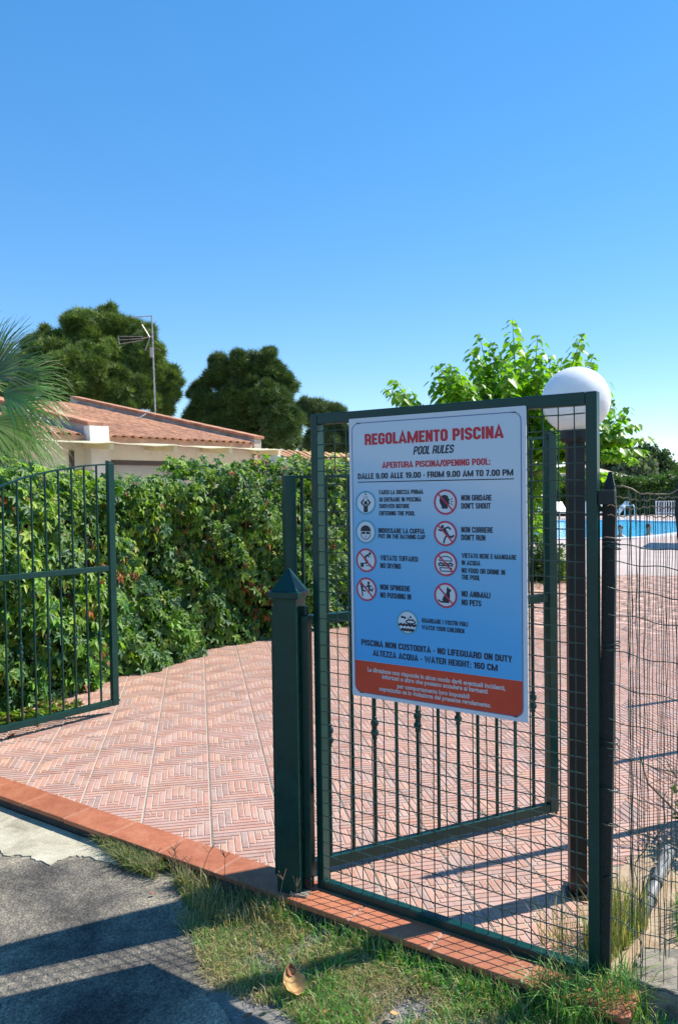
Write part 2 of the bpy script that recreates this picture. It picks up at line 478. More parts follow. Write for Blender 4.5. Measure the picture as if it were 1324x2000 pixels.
# terrace
pool = [(3, 27.4), (5, 25.4), (6.8, 24.5), (8.7, 24.15), (9.9, 24.8), (11.9, 26.9), (14, 29), (17, 32), (19.5, 34.6), (15.2, 35.4), (14.4, 36.4), (14.2, 38.2), (2, 38.6), (1, 32)]
def smooth_loop(pts, k=2):
    for _ in range(k):
        q = []
        for i in range(len(pts)):
            a, b = pts[i], pts[(i + 1) % len(pts)]
            q += [(a[0] * .75 + b[0] * .25, a[1] * .75 + b[1] * .25), (a[0] * .25 + b[0] * .75, a[1] * .25 + b[1] * .75)]
        pts = q
    return pts
pool = smooth_loop(pool)
ter = [(KL(-6, -.02).x, KL(-6, -.02).y), (KL(1.30, -.02).x, KL(1.30, -.02).y), (1.05, 2.72), (1.25, 3.10), (1.60, 3.40), (2.3, 3.68), (3.5, 4.05), (8, 5.1), (60, 14), (60, 80), (-6, 80), (-9, 16)]
terrace = poly_sheet('terrace_paving', ter, -.0065, M_GROUT, holes=[pool])
near_limit = 14.0
deck_poly = [(-8, near_limit), (40, near_limit), (60, 14), (60, 79), (-5, 79), (-8, 18)]
poly_sheet('pool_deck', deck_poly, -.0015, M_DECK, holes=[pool])
# pool
def offset_loop(pts, d):
    c = Vector((sum(p[0] for p in pts) / len(pts), sum(p[1] for p in pts) / len(pts))); out = []
    n = len(pts)
    for i in range(n):
        a = Vector(pts[i - 1]); b = Vector(pts[(i + 1) % n]); t = (b - a).normalized(); nn = Vector((t.y, -t.x))
        out.append((pts[i][0] + nn.x * d, pts[i][1] + nn.y * d))
    return out
poolr = offset_loop(pool, .38)
mb = MB(); n = len(pool)
ring = [(p[0], p[1], .045) for p in pool] + [(p[0], p[1], .045) for p in poolr] + [(p[0], p[1], -.3) for p in pool] + [(p[0], p[1], -.01) for p in poolr]
fs = []
for i in range(n):
    j = (i + 1) % n
    fs += [(i, j, n + j, n + i), (2 * n + i, 2 * n + j, j, i), (n + i, n + j, 3 * n + j, 3 * n + i)]
mb.add(ring, fs)
cop = mb.build('pool_coping', M_PLASTIC_W, kind='structure')
poly_sheet('pool_water', offset_loop(pool, .02), -.05, M_WATER)
# sandy strip right of the terrace
sand = jagged([(.84, 2.50), (.93, 2.76), (1.10, 3.16), (1.48, 3.5), (2.2, 3.78), (3.4, 4.2), (8, 5.3), (8, 2.2), (1.5, 2.2)], .06, .018)
poly_sheet('sandy_ground', sand, .003, M_SAND, thick=.07)

# ---- paving tiles
CD = Vector((.9835, .1809, 0)); JD = Vector((-.1809, .9835, 0)); TS = .335
C0 = .037; J0 = 4.33
def tile_layout(mode=0, ph=0):
    U = 10; rects = []
    def hor(x, y):
        xx = {0: x if x < 5 else 9 - x, 1: 4 - x if x < 5 else x - 5, 2: x, 3: 9 - x}[mode]
        return ((xx - y + ph) % 10) < 5
    for y in range(U):                       # horizontals
        x = 0
        while x < U:
            if hor(x, y):
                x2 = x
                while x2 + 1 < U and hor(x2 + 1, y): x2 += 1
                rects.append((x, y, x2 + 1, y + 1)); x = x2 + 1
            else: x += 1
    for x in range(U):
        y = 0
        while y < U:
            if not hor(x, y):
                y2 = y
                while y2 + 1 < U and not hor(x, y2 + 1): y2 += 1
                rects.append((x, y, x + 1, y2 + 1)); y = y2 + 1
            else: y += 1
    return rects
LAYOUTS = [(0, 0), (0, 0), (0, 1), (0, 0), (2, 0), (3, 0), (1, 5), (0, -1), (0, 1)]
def tile_mesh(seed):
    RECTS = tile_layout(*LAYOUTS[seed])
    rd = random.Random(seed); mb = MB(); gx, gy = .0028, .0010; h0, h1 = -.0035, 0.0
    x0, x1, y0, y1 = gx, TS - gx, gy, TS - gy
    gc = (.53, .445, .36)
    vs = [(x0, y0, h0), (x1, y0, h0), (x1, y1, h0), (x0, y1, h0), (x0, y0, -.0065), (x1, y0, -.0065), (x1, y1, -.0065), (x0, y1, -.0065)]
    mb.add(vs, [(0, 1, 2, 3), (1, 0, 4, 5), (2, 1, 5, 6), (3, 2, 6, 7), (0, 3, 7, 4)], gc)
    wx = (x1 - x0) / 10; wy = (y1 - y0) / 10; g = .0031; bv = .0013
    for (a, b, c, d) in RECTS:
        A, B, C_, D = x0 + a * wx + g, y0 + b * wy + g, x0 + c * wx - g, y0 + d * wy - g
        k = rd.random(); v = rd.uniform(.86, 1.12)
        base = (.475, .250, .178) if k < .6 else ((.48, .285, .225) if k < .85 else (.40, .25, .205))
        if rd.random() < .08: base = (.50, .29, .19)
        col = tuple(q * v for q in base)
        vs = [(A, B, h0), (C_, B, h0), (C_, D, h0), (A, D, h0), (A + bv, B + bv, h1), (C_ - bv, B + bv, h1), (C_ - bv, D - bv, h1), (A + bv, D - bv, h1)]
        mb.add(vs, [(4, 5, 6, 7), (0, 1, 5, 4), (1, 2, 6, 5), (2, 3, 7, 6), (3, 0, 4, 7)], col)
    return mb
variants = [tile_mesh(s) for s in range(9)]
vmesh = [v.mesh('tile') for v in variants]
for me in vmesh: me.materials.append(M_TILE)
ang = math.atan2(CD.y, CD.x)
def in_view(p, mg=.12):
    if p.y < .5: return False
    return -.4415 - mg < p.x / p.y < .4415 + mg
def inside_ter(p):
    """signed: kerb side distance, right boundary"""
    d1 = (p - K0).dot(ND)
    rb = [(.80, 2.56), (.93, 2.80), (1.12, 3.20), (1.50, 3.52), (2.2, 3.80), (3.4, 4.2), (8, 5.3), (30, 9)]
    d2 = 9
    for a, b in zip(rb[:-1], rb[1:]):
        if a[1] <= p.y <= b[1] or (b[0] > p.x >= a[0]):
            t = Vector((b[0] - a[0], b[1] - a[1], 0)).normalized(); nn = Vector((-t.y, t.x, 0))
            d2 = min(d2, (p - Vector((a[0], a[1], 0))).dot(nn))
    return d1, d2
tiles = []
hedge_line = [Vector(q) for q in ((-3.9, 3.4, 0), (-2.95, 4.9, 0), (-2.54, 5.67, 0), (-2.1, 6.85, 0), (-1.62, 7.6, 0), (-.882, 8.466, 0), (.095, 9.486, 0), (1.6, 11.6, 0), (3.0, 13.6, 0), (4.1, 15.4, 0))]
def hedge_side(p):
    best = 1e9; s = 0
    for a, b in zip(hedge_line[:-1], hedge_line[1:]):
        ab = b - a; t = max(0, min(1, (p - a).dot(ab) / ab.dot(ab))); q = a + ab * t
        d = (p - q).length
        if d < best: best = d; s = ab.cross(p - a).z
    return best if s < 0 else -best
for i in range(-60, 120):
    for j in range(-12, 50):
        c = CD * (C0 + i * TS) + JD * (J0 + (j - 6) * TS)
        ce = c + (CD + JD) * (TS / 2)
        if ce.y > near_limit + .15 or not in_view(ce): continue
        d1, d2 = inside_ter(ce)
        if d1 < -.22 or d2 < -.10: continue
        if hedge_side(ce) < -.6: continue
        tiles.append((ce.length, c, d1, d2, i, j))
tiles.sort(key=lambda q: q[0])
farV, farF, farC = [], [], []; nv = 0
def cut_mesh(vi, c, d1, d2):
    bm = bmesh.new(); bm.from_mesh(vmesh[vi])
    Mt = Matrix.Translation(c) @ Matrix.Rotation(ang, 4, 'Z'); inv = Mt.inverted()
    co = inv @ KL(0, .003); no = (inv.to_3x3() @ (-ND))
    bmesh.ops.bisect_plane(bm, geom=bm.verts[:] + bm.edges[:] + bm.faces[:], plane_co=co, plane_no=no, clear_outer=True)
    me = bpy.data.meshes.new('tile'); bm.to_mesh(me); bm.free(); me.materials.append(M_TILE); return me
for k, (dist, c, d1, d2, i, j) in enumerate(tiles):
    vi = random.randrange(9)
    zoff = random.uniform(-.0006, .0006)
    if k < 296:
        me = vmesh[vi]
        if d1 < .26: me = cut_mesh(vi, c, d1, d2)
        if len(me.polygons) == 0: continue
        o = link('tile', me, None, terrace, loc=(c.x, c.y, zoff), rot=(random.uniform(-.0015, .0015), random.uniform(-.0015, .0015), ang))
    else:
        v = np.array(variants[vi].v); ca, sa = math.cos(ang), math.sin(ang)
        w_ = np.stack([v[:, 0] * ca - v[:, 1] * sa + c.x, v[:, 0] * sa + v[:, 1] * ca + c.y, v[:, 2] + zoff], 1)
        farV.append(w_); farF.append(np.array(variants[vi].f) + nv); farC.append(np.array(variants[vi].c)); nv += len(w_)
if farV:
    me = npmesh('tile_field', np.concatenate(farV), np.concatenate(farF), np.concatenate(farC))
    link('tile_field', me, M_TILE, terrace, kind='stuff')
print('tiles', len(tiles))

# ---- kerb: terracotta tiles over a mortar bed
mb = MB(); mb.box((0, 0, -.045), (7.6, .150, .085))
kerb = mb.build('kerb', simple('shade_darkened_mortar', (.055, .05, .045), .95, .4, 9, bumps=.6, bscale=60), loc=KL(-2.35, -.0875), rot=(0, 0, math.atan2(UD.y, UD.x)), kind='structure')  # bed colour darkened to stand in for shade on the riser
mo = MB(); mo.box((0, 0, .003), (7.58, .1655, .012)); mo.build('mortar_joint', simple('tan_mortar', (.34, .25, .18), .9, .3, 30), kerb)
kt = -.535 - .338 * 12
kme = MB(); kme.box((0, 0, -.003), (.333, .172, .022)); kmesh = kme.mesh('kerb_tile'); kmesh.materials.append(M_KERB)
for k in range(30):
    t = kt + .338 * (k + .5)
    if t > 1.46: break
    o = link('kerb_tile', kmesh, None, kerb, loc=(t + 2.35, random.uniform(-.002, .002), .004 + random.uniform(-.0008, .0012)), rot=(random.uniform(-.004, .004), 0, random.uniform(-.003, .003)), bevel=.004)

# ------------------------------------------------------------------ gates
def knot(t, z, s=1.0):
    prof = [(.008, -.052), (.012, -.048), (.012, -.042), (.009, -.038), (.017, -.028), (.0185, -.020), (.015, -.010), (.010, -.005), (.012, 0), (.010, .005), (.015, .010), (.0185, .020), (.017, .028), (.009, .038), (.012, .042), (.012, .048), (.008, .052)]
    return MB().lathe([(r * s, zz * s) for r, zz in prof], (t, 0, z), 12)

def gate_leaf(name, hinge, az, label, bars, curve, knots, zmid, zbot, leg=True):
    """swing leaf: local x from hinge to free end"""
    a = math.atan2(math.cos(math.radians(az)), math.sin(math.radians(az)))
    r = empty(name, hinge, a, label, 'gate', 'double driveway gate leaves')
    ts = [c[0] for c in curve]; zs = [c[1] for c in curve]
    top = lambda t: float(np.interp(t, ts, zs))
    p = M_PAINT
    MB().box((1.375, 0, (top(1.375) + zbot) / 2), (.05, .04, top(1.375) - zbot)).build('stile', p, r, bevel=.003)
    MB().box((0, 0, (top(0) + zbot) / 2), (.05, .04, top(0) - zbot)).build('stile', p, r, bevel=.003)
    mb = MB().bar((.026, 0, zmid), (1.349, 0, zmid), .03, .040); mb.build('mid_rail', p, r, bevel=.003)
    mb = MB().bar((.026, 0, zbot + .023), (1.349, 0, zbot + .023), .034, .045); mb.build('bottom_rail', p, r, bevel=.003)
    mb = MB(); tt = np.linspace(.026, 1.349, 26)
    pts = [(t, 0, top(t) - .008) for t in tt]
    sec = [(-.015, -.006), (.015, -.006), (.015, .006), (-.015, .006)]
    vs = [(q[0], s[0], q[2] + s[1]) for q in pts for s in sec]
    fs = [(i * 4 + k, i * 4 + (k + 1) % 4, i * 4 + 4 + (k + 1) % 4, i * 4 + 4 + k) for i in range(len(pts) - 1) for k in range(4)]
    mb.add(vs, fs); mb.build('top_rail', p, r)
    for t in bars:
        MB().tube([(t, 0, zmid + .018), (t, 0, top(t) - .010)], .0078, 8, False).build('bar', p, r, smooth=True)
        low = MB().tube([(t, 0, zbot + .04), (t, 0, zmid - .018)], .0082, 8, False).build('bar', p, r, smooth=True)
        if t in knots:
            knot(t, .583).build('knot', p, low, smooth=True)
    for z in (zbot + .03, .27 if leg else .6):
        MB().tube([(1.398, 0, z), (1.416, 0, z)], .008, 8).build('bolt', p, r)
    if leg:
        MB().bar((1.398, 0, zbot + .01), (1.398, 0, .005), .008, .014).build('drop_bolt', p, r)
    cap = MB(); zt = top(1.375)
    cap.add([(1.35, -.02, zt), (1.40, -.02, zt), (1.40, .02, zt), (1.35, .02, zt), (1.35, -.02, zt + .018), (1.35, .02, zt + .018)], [(0, 1, 4), (2, 3, 5), (1, 2, 5, 4), (3, 0, 4, 5)])
    cap.build('end_cap', p, r)
    return r
ib = [.058 + .1092 * k for k in range(12)]
gate_leaf('gate_leaf', (-.205, 3.172, 0), 64.4, 'green iron gate leaf standing open behind the mesh gate and sign', ib,
          [(0, 1.69), (.27, 1.693), (.55, 1.735), (.8, 1.79), (1.05, 1.845), (1.4, 1.885)], [ib[1], ib[3], ib[5], ib[7], ib[9], ib[11]], 1.085, .022)
lb = [.083 + .0985 * k for k in range(13)]
gate_leaf('gate_leaf', (-2.601, 4.64, 0), 42.0, 'green iron gate leaf standing open in front of the creeper hedge', lb,
          [(0, 1.53), (.3, 1.60), (.56, 1.692), (.73, 1.754), (.92, 1.797), (1.15, 1.836), (1.4, 1.855)], [lb[0], lb[2], lb[4], lb[6], lb[8], lb[10], lb[12]], 1.080, .060, False)

def gate_post(loc, rz, label):
    r = empty('gate_post', loc, rz, label, 'gate post', 'hollow green posts of the driveway gate')
    s = .100
    MB().box((0, 0, .575), (s, s, 1.25)).build('shaft', M_PAINT, r, bevel=.004)
    cp = MB(); cp.box((0, 0, 1.212), (.132, .132, .026))
    cp.build('cap_rim', M_PAINT, r, bevel=.003)
    py = MB(); h = .056; z0 = 1.226
    py.add([(-h, -h, z0), (h, -h, z0), (h, h, z0), (-h, h, z0), (-.004, -.004, z0 + .088), (.004, -.004, z0 + .088), (.004, .004, z0 + .088), (-.004, .004, z0 + .088)],
           [(0, 1, 5, 4), (1, 2, 6, 5), (2, 3, 7, 6), (3, 0, 4, 7), (4, 5, 6, 7)])
    py.build('pyramid_cap', M_PAINT, r)
    for sx, dy, zt in ((-1, .0, 1.125), (1, .012, 1.125)):
        st = MB().box((sx * (s / 2 + (.0175 if sx > 0 else .0135)), dy, (zt + .06) / 2), (.030 if sx > 0 else .022, .050 if sx > 0 else .032, zt - .06)); st = st.build('stop_strip', M_PAINT, r, bevel=.002)
        MB().tube([(sx * (s / 2 + .014), dy, zt + .001), (sx * (s / 2 + .014), dy, zt + .036)], .013, 10).build('hinge_pin', M_PAINT, r, smooth=False)
    MB().box((s / 2 + .018, .0, .045), (.034, .034, .045)).build('hinge_shoe', M_DARKMETAL, r, bevel=.004)
    MB().box((s / 2 - .005, -.02, -.03), (.07, .09, .10)).build('footing', M_BLOCK, r)
    return r
gate_post((-.206, 3.086, 0), math.radians(-19), 'square green post with pyramid cap beside the mesh gate')
gate_post((-2.66, 4.74, 0), math.radians(-32), 'square green post at the hinge of the far gate leaf, left of the opening')

# ---- mesh wicket gate
L0 = Vector((-.089, 3.093, 0)); PA = math.radians(-33.866)
wk = empty('mesh_gate', L0, PA, 'tall green framed gate of welded wire mesh carrying the pool sign', 'gate')
MB().box((.004, .006, .965), (.031, .052, 1.93)).build('stile', M_PAINT, wk, bevel=.003)
MB().box((1.095, 0, .965), (.036, .036, 1.93)).build('stile', M_PAINT, wk, bevel=.003)
MB().box((.548, 0, 1.909), (1.056, .038, .042)).build('top_rail', M_PAINT, wk, bevel=.003)
MB().box((.548, 0, .022), (1.056, .038, .042)).build('bottom_rail', M_PAINT, wk, bevel=.003)
def wob(a, b, n, amp, axis):
    pts = []
    for i in range(n + 1):
        t = i / n; p = Vector(a).lerp(Vector(b), t)
        if 0 < i < n: p += Vector((random.gauss(0, amp) if axis == 'z' else 0, random.gauss(0, amp * .8), random.gauss(0, amp) if axis == 'x' else 0))
        pts.append(p)
    return pts
u = .0445 + .0523 * .25
k = 0
for i in range(20):
    uu = .463 + .0523 * (i - 8)
    if uu < .030 or uu > 1.070: continue
    MB().tube(wob((uu + random.uniform(-.001, .001), -.008, .04), (uu, -.008, 1.892), 14, .0009, 'z'), .0022, 5, False).build('wire', M_WIRE, wk, smooth=True)
for i in range(36):
    zz = .043 + .0535 * i
    if zz > 1.885: break
    MB().tube(wob((.019, -.012, zz + random.uniform(-.0015, .0015)), (1.074, -.012, zz + random.uniform(-.0015, .0015)), 14, .0010, 'x'), .0022, 5, False).build('wire', M_WIRE, wk, smooth=True)
MB().box((1.140, .0, 1.590), (.052, .030, .046)).build('latch', M_DARKMETAL, wk, bevel=.003)
for z in (.42, 1.45):
    MB().tube([(-.012, -.0, z - .03), (-.012, 0, z + .03)], .010, 8).build('hinge', M_DARKMETAL, wk)

# ------------------------------------------------------------------ sign
SOFF = -.026
sg = empty('pool_rules_sign', L0 + Vector((math.cos(PA) * .15 + math.sin(PA) * -SOFF, math.sin(PA) * .15 - math.cos(PA) * -SOFF, .8)), PA,
           'white and blue pool rules board with red lower band hung on the mesh gate', 'sign')
# local x = along, z = up, -y towards the reader
def m_signface():
    m_, n, l, b = mat('sign_print_gradient')
    tc = N(n, 'ShaderNodeTexCoord'); sx = N(n, 'ShaderNodeSeparateXYZ'); l.new(tc.outputs['Object'], sx.inputs[0])
    # printed pale-to-blue fade, lighter at the top and the right
    a = N(n, 'ShaderNodeMath', operation='MULTIPLY_ADD'); l.new(sx.outputs[0], a.inputs[0]); a.inputs[1].default_value = .25; a.inputs[2].default_value = 0
    s_ = N(n, 'ShaderNodeMath', operation='ADD'); l.new(sx.outputs[2], s_.inputs[0]); l.new(a.outputs[0], s_.inputs[1])
    r = ramp(n, l, s_.outputs[0], [(.15, (.045, .36, .78)), (.42, (.075, .40, .78)), (.70, (.17, .46, .74)), (.92, (.42, .58, .74)), (1.0, (.54, .64, .74))])
    r.color_ramp.interpolation = 'EASE'
    l.new(r.outputs[0], b.inputs['Base Color']); b.inputs['Roughness'].default_value = .35; return m_
M_SF = m_signface()
M_SWHITE = simple('sign_white', (.60, .65, .72), .35, .04, 4)
M_SRED = simple('sign_red_band', (.56, .05, .022), .35, .12, 6)
M_TRED = simple('print_red', (.52, .02, .035), .5, .05, 4)
M_TBLACK = simple('print_navy_black', (.012, .016, .035), .5, .05, 4)
M_TLIGHT = simple('print_light_grey', (.55, .52, .55), .5, .05, 4)
M_RINGB = simple('print_teal_ring', (.09, .34, .50), .5, .05, 4)
M_RINGR = simple('print_magenta_red_ring', (.50, .035, .09), .5, .05, 4)
M_DISC = simple('print_pale_disc', (.60, .68, .76), .5, .05, 4)
M_BLUELINE = simple('print_blue_line', (.12, .16, .34), .5, .05, 4)
def rrect(x0, z0, x1, z1, rad, k=6, only=None):
    pts = []
    for cx, cz, a0, c in ((x1 - rad, z0 + rad, -90, 'br'), (x1 - rad, z1 - rad, 0, 'tr'), (x0 + rad, z1 - rad, 90, 'tl'), (x0 + rad, z0 + rad, 180, 'bl')):
        if only and c not in only:
            pts.append({'br': (x1, z0), 'tr': (x1, z1), 'tl': (x0, z1), 'bl': (x0, z0)}[c]); continue
        for i in range(k + 1):
            a = math.radians(a0 + 90 * i / k); pts.append((cx + rad * math.cos(a), cz + rad * math.sin(a)))
    return pts
def slab(pts, y, th, name, mt, parent, bottom=True):
    """flat polygon in xz facing -y, thickness th behind"""
    n = len(pts); vs = [(p[0], y, p[1]) for p in pts] + [(p[0], y + th, p[1]) for p in pts]
    fs = [tuple(range(n)), tuple(reversed(range(n, 2 * n)))] + [(i, n + i, n + (i + 1) % n, (i + 1) % n) for i in range(n)]
    mb = MB().add(vs, fs); return mb.build(name, mt, parent)
SX0, SX1, SZ0, SZ1 = .0265, .7330, .0270, 1.0990
slab(rrect(SX0, SZ0, SX1, SZ1, .004, 2), 0, .004, 'backboard', M_SWHITE, sg)
IX0, IX1, IZ0, IZ1 = .0405, .7155, .0435, 1.0800
slab(rrect(IX0, .1680, IX1, IZ1, .030, 6, ('tr', 'tl')), -.0008, .0006, 'blue_panel', M_SF, sg)
slab(rrect(IX0, IZ0, IX1, .1672, .030, 6, ('bl', 'br')), -.0008, .0006, 'red_band', M_SRED, sg)
# thin printed border
def strip_loop(pts, wdt, y, name, mt, parent, closed=True):
    n = len(pts); L = []; Rr = []
    for i in range(n):
        a = Vector(pts[i - 1] if (closed or i > 0) else pts[i]); b = Vector(pts[(i + 1) % n] if (closed or i < n - 1) else pts[i]); t = (b - a).normalized(); nn = Vector((-t.y, t.x)) * (wdt / 2)
        p = Vector(pts[i]); L.append(p + nn); Rr.append(p - nn)
    vs = [(p.x, y, p.y) for p in L] + [(p.x, y, p.y) for p in Rr]
    m_ = n if closed else n - 1
    fs = [(i, (i + 1) % n, n + (i + 1) % n, n + i) for i in range(m_)]
    return MB().add(vs, fs).build(name, mt, parent)
strip_loop(rrect(IX0 + .0, IZ0 + .0, IX1 - .0, IZ1 - .0, .030, 6), .0030, -.0014, 'border_line', M_BLUELINE, sg)
for hx, hz in ((.070, 1.0800), (.690, 1.0795), (.070, .0435), (.690, .0435)):
    mb = MB(); mb.tube([(hx - .006, .004, hz), (hx - .006, -.004, hz), (hx + .006, -.004, hz), (hx + .006, .004, hz)], .0016, 6); mb.build('wire_tie', M_DARKMETAL, sg)

def text(s, x0, x1, z, cap, mt, shear=0.0, bold=.028, name='lettering', y=-.0016):
    cu = bpy.data.curves.new('lettering', 'FONT'); cu.body = s; cu.size = 1.0; cu.offset = bold; cu.shear = shear; cu.resolution_u = 2
    cu.fill_mode = 'FRONT' if hasattr(cu, 'fill_mode') else cu.fill_mode
    tmp = bpy.data.objects.new('tmp', cu); COL.objects.link(tmp)
    dg = bpy.context.evaluated_depsgraph_get(); me = bpy.data.meshes.new_from_object(tmp.evaluated_get(dg))
    bpy.data.objects.remove(tmp); bpy.data.curves.remove(cu)
    n = len(me.vertices); a = np.empty(n * 3, np.float32); me.vertices.foreach_get('co', a); a = a.reshape(-1, 3)
    mnx, mxx = a[:, 0].min(), a[:, 0].max()
    capu = .73 + bold                      # cap height of the built-in face
    sx = (x1 - x0) / (mxx - mnx); sz = cap / capu
    out = np.empty_like(a); out[:, 0] = x0 + (a[:, 0] - mnx) * sx; out[:, 2] = z + a[:, 1] * sz; out[:, 1] = y
    me.vertices.foreach_set('co', out.ravel()); me.materials.clear(); me.materials.append(mt); me.name = name; me.update()
    return link(name, me, None, sg)
RULES = [("FARSI LA DOCCIA PRIMA", .1591, .3450, .8068, .0164), ("DI ENTRARE IN PISCINA", .1587, .3367, .7793, .0164), ("SHOWER BEFORE", .1583, .2869, .7548, .0164),
 ("ENTERING THE POOL", .1579, .3097, .7279, .0164), ("INDOSSARE LA CUFFIA", .1529, .3483, .6617, .0184), ("PUT ON THE BATHING CAP", .1526, .3512, .6412, .0165),
 ("VIETATO TUFFARSI", .1599, .3203, .5582, .0194), ("NO DIVING", .1595, .2487, .5288, .0194), ("NON SPINGERE", .1583, .2859, .4469, .0204), ("NO PUSHING IN", .1578, .2902, .4166, .0205),
 ("NON GRIDARE", .4948, .6085, .7817, .0199), ("DON'T SHOUT", .4945, .6045, .7533, .0199), ("NON CORRERE", .4936, .6125, .6696, .0199), ("DON'T RUN", .4933, .5846, .6420, .0200),
 ("VIETATO BERE E MANGIARE", .4944, .6958, .5796, .0167), ("IN ACQUA", .4941, .5646, .5544, .0164), ("NO FOOD OR DRINK IN", .4938, .6552, .5264, .0175), ("THE POOL", .4935, .5628, .5027, .0175),
 ("NO ANIMALI", .4929, .6009, .4421, .0206), ("NO PETS", .4926, .5671, .4118, .0206), ("GUARDARE I VOSTRI FIGLI", .3332, .5157, .3364, .0164), ("WATCH YOUR CHILDREN", .3329, .5017, .3113, .0164),
 ("PISCINA NON CUSTODITA - NO LIFEGUARD ON DUTY", .0706, .6775, .2275, .0229), ("ALTEZZA ACQUA - WATER HEIGHT: 160 CM", .1218, .6251, .1915, .0227), ("DALLE 9.00 ALLE 19.00 - FROM 9.00 AM TO 7.00 PM", .0646, .6873, .8662, .0216)]

def glyphs(st):
    """condensed gothic capitals as stroke centre lines; returns {char: (width, [(points, closed)])}"""
    h = st / 2; w = .54; l, r, b, t, k = h, w - h, h, 1 - h, .11; c = w / 2; m = .5
    O = [(l, b + k), (l + k * .8, b), (r - k * .8, b), (r, b + k), (r, t - k), (r - k * .8, t), (l + k * .8, t), (l, t - k)]
    Cc = [(r, t - .24), (r, t - k), (r - k * .8, t), (l + k * .8, t), (l, t - k), (l, b + k), (l + k * .8, b), (r - k * .8, b), (r, b + k), (r, b + .24)]
    Sx = [(r, t - .20), (r, t - k), (r - k, t), (l + k, t), (l, t - k), (l, m + .16), (l + k * .6, m + .04), (r - k * .6, m - .04), (r, m - .16), (r, b + k), (r - k, b), (l + k, b), (l, b + k), (l, b + .20)]
    W = .84; wl, wr = h, W - h
    return {
     'A': (.62, [([(h * .7, 0), (.31, 1 - h * .4), (.62 - h * .7, 0)], 0), ([(.17, .25), (.45, .25)], 0)]),
     'B': (w, [([(l, b), (r - k, b), (r, b + k), (r, m - k), (r - k, m), (l, m)], 0), ([(l, m), (r - k, m), (r - .01, m + k), (r - .01, t - k), (r - k, t), (l, t)], 0), ([(l, 0), (l, 1)], 0)]),
     'C': (w, [(Cc, 0)]), 'D': (w, [([(l, b), (r - k, b), (r, b + k), (r, t - k), (r - k, t), (l, t)], 0), ([(l, 0), (l, 1)], 0)]),
     'E': (.46, [([(.46, t), (l, t)], 0), ([(.46, b), (l, b)], 0), ([(.40, m), (l, m)], 0), ([(l, 0), (l, 1)], 0)]),
     'F': (.42, [([(.42, t), (l, t)], 0), ([(.39, m), (l, m)], 0), ([(l, 0), (l, 1)], 0)]),
     'G': (w, [(Cc[:8] + [(r, b + k), (r, m - .04), (c + .02, m - .04)], 0)]), 'H': (w, [([(l, 0), (l, 1)], 0), ([(r, 0), (r, 1)], 0), ([(l, m), (r, m)], 0)]),
     'I': (st + .02, [([(h + .01, 0), (h + .01, 1)], 0)]), 'K': (w + .02, [([(l, 0), (l, 1)], 0), ([(r, 1), (l + .04, .42)], 0), ([(l + .10, .52), (r + .02, 0)], 0)]),
     'L': (.41, [([(l, 1), (l, b), (.41, b)], 0)]), 'M': (W, [([(wl, 0), (wl, 1)], 0), ([(wr, 0), (wr, 1)], 0), ([(wl + .02, 1 - h), (W / 2, .10), (wr - .02, 1 - h)], 0)]),
     'N': (.54, [([(l, 0), (l, 1)], 0), ([(.54 - h, 0), (.54 - h, 1)], 0), ([(l + .02, 1 - h), (.52 - h, h)], 0)]), 'O': (w, [(O, 1)]),
     'P': (w, [([(l, .43), (r - k, .43), (r, .43 + k), (r, t - k), (r - k, t), (l, t)], 0), ([(l, 0), (l, 1)], 0)]),
     'Q': (w, [(O, 1), ([(c, .2), (r + .04, -.04)], 0)]), 'R': (w, [([(l, .45), (r - k, .45), (r, .45 + k), (r, t - k), (r - k, t), (l, t)], 0), ([(l, 0), (l, 1)], 0), ([(c, .45), (r - .01, .36), (r, 0)], 0)]),
     'S': (w, [(Sx, 0)]), 'T': (.46, [([(0, t), (.46, t)], 0), ([(.23, 0), (.23, t)], 0)]),
     'U': (w, [([(l, 1), (l, b + k), (l + k * .8, b), (r - k * .8, b), (r, b + k), (r, 1)], 0)]), 'V': (.62, [([(h * .7, 1), (.31, h * .4), (.62 - h * .7, 1)], 0)]),
     'W': (.92, [([(h * .7, 1), (.25, h * .5), (.46, .88), (.67, h * .5), (.92 - h * .7, 1)], 0)]), 'X': (w, [([(l, 0), (r, 1)], 0), ([(l, 1), (r, 0)], 0)]),
     'Y': (.52, [([(h * .8, 1), (.26, .42), (.52 - h * .8, 1)], 0), ([(.26, 0), (.26, .45)], 0)]), 'Z': (.46, [([(.01, t), (.46 - h, t), (h, b), (.46, b)], 0)]),
     '0': (w, [(O, 1)]), '1': (.34, [([(.03, .76), (.24, .92)], 0), ([(.24, 0), (.24, 1)], 0)]),
     '6': (w, [([(r, t - .16), (r, t - k), (r - k, t), (l + k, t), (l, t - k), (l, b + k), (l + k, b), (r - k, b), (r, b + k), (r, m - .02), (r - k, m + .08), (l, m + .02)], 0)]),
     '7': (.46, [([(.0, t), (.46 - h, t), (.17, 0)], 0)]), '9': (w, [([(l, b + .16), (l, b + k), (l + k, b), (r - k, b), (r, b + k), (r, t - k), (r - k, t), (l + k, t), (l, t - k), (l, m + .02), (l + k, m - .08), (r, m - .02)], 0)]),
     '.': (st, [([(h, 0), (h, st)], 0)]), ':': (st, [([(h, 0), (h, st)], 0), ([(h, .5), (h, .5 + st)], 0)]), '-': (.28, [([(.02, .40), (.26, .40)], 0)]),
     '/': (.30, [([(.03, -.05), (.27, 1.03)], 0)]), "'": (st * .9, [([(h, 1), (h * .9, .74)], 0)]), ' ': (.24, [])}
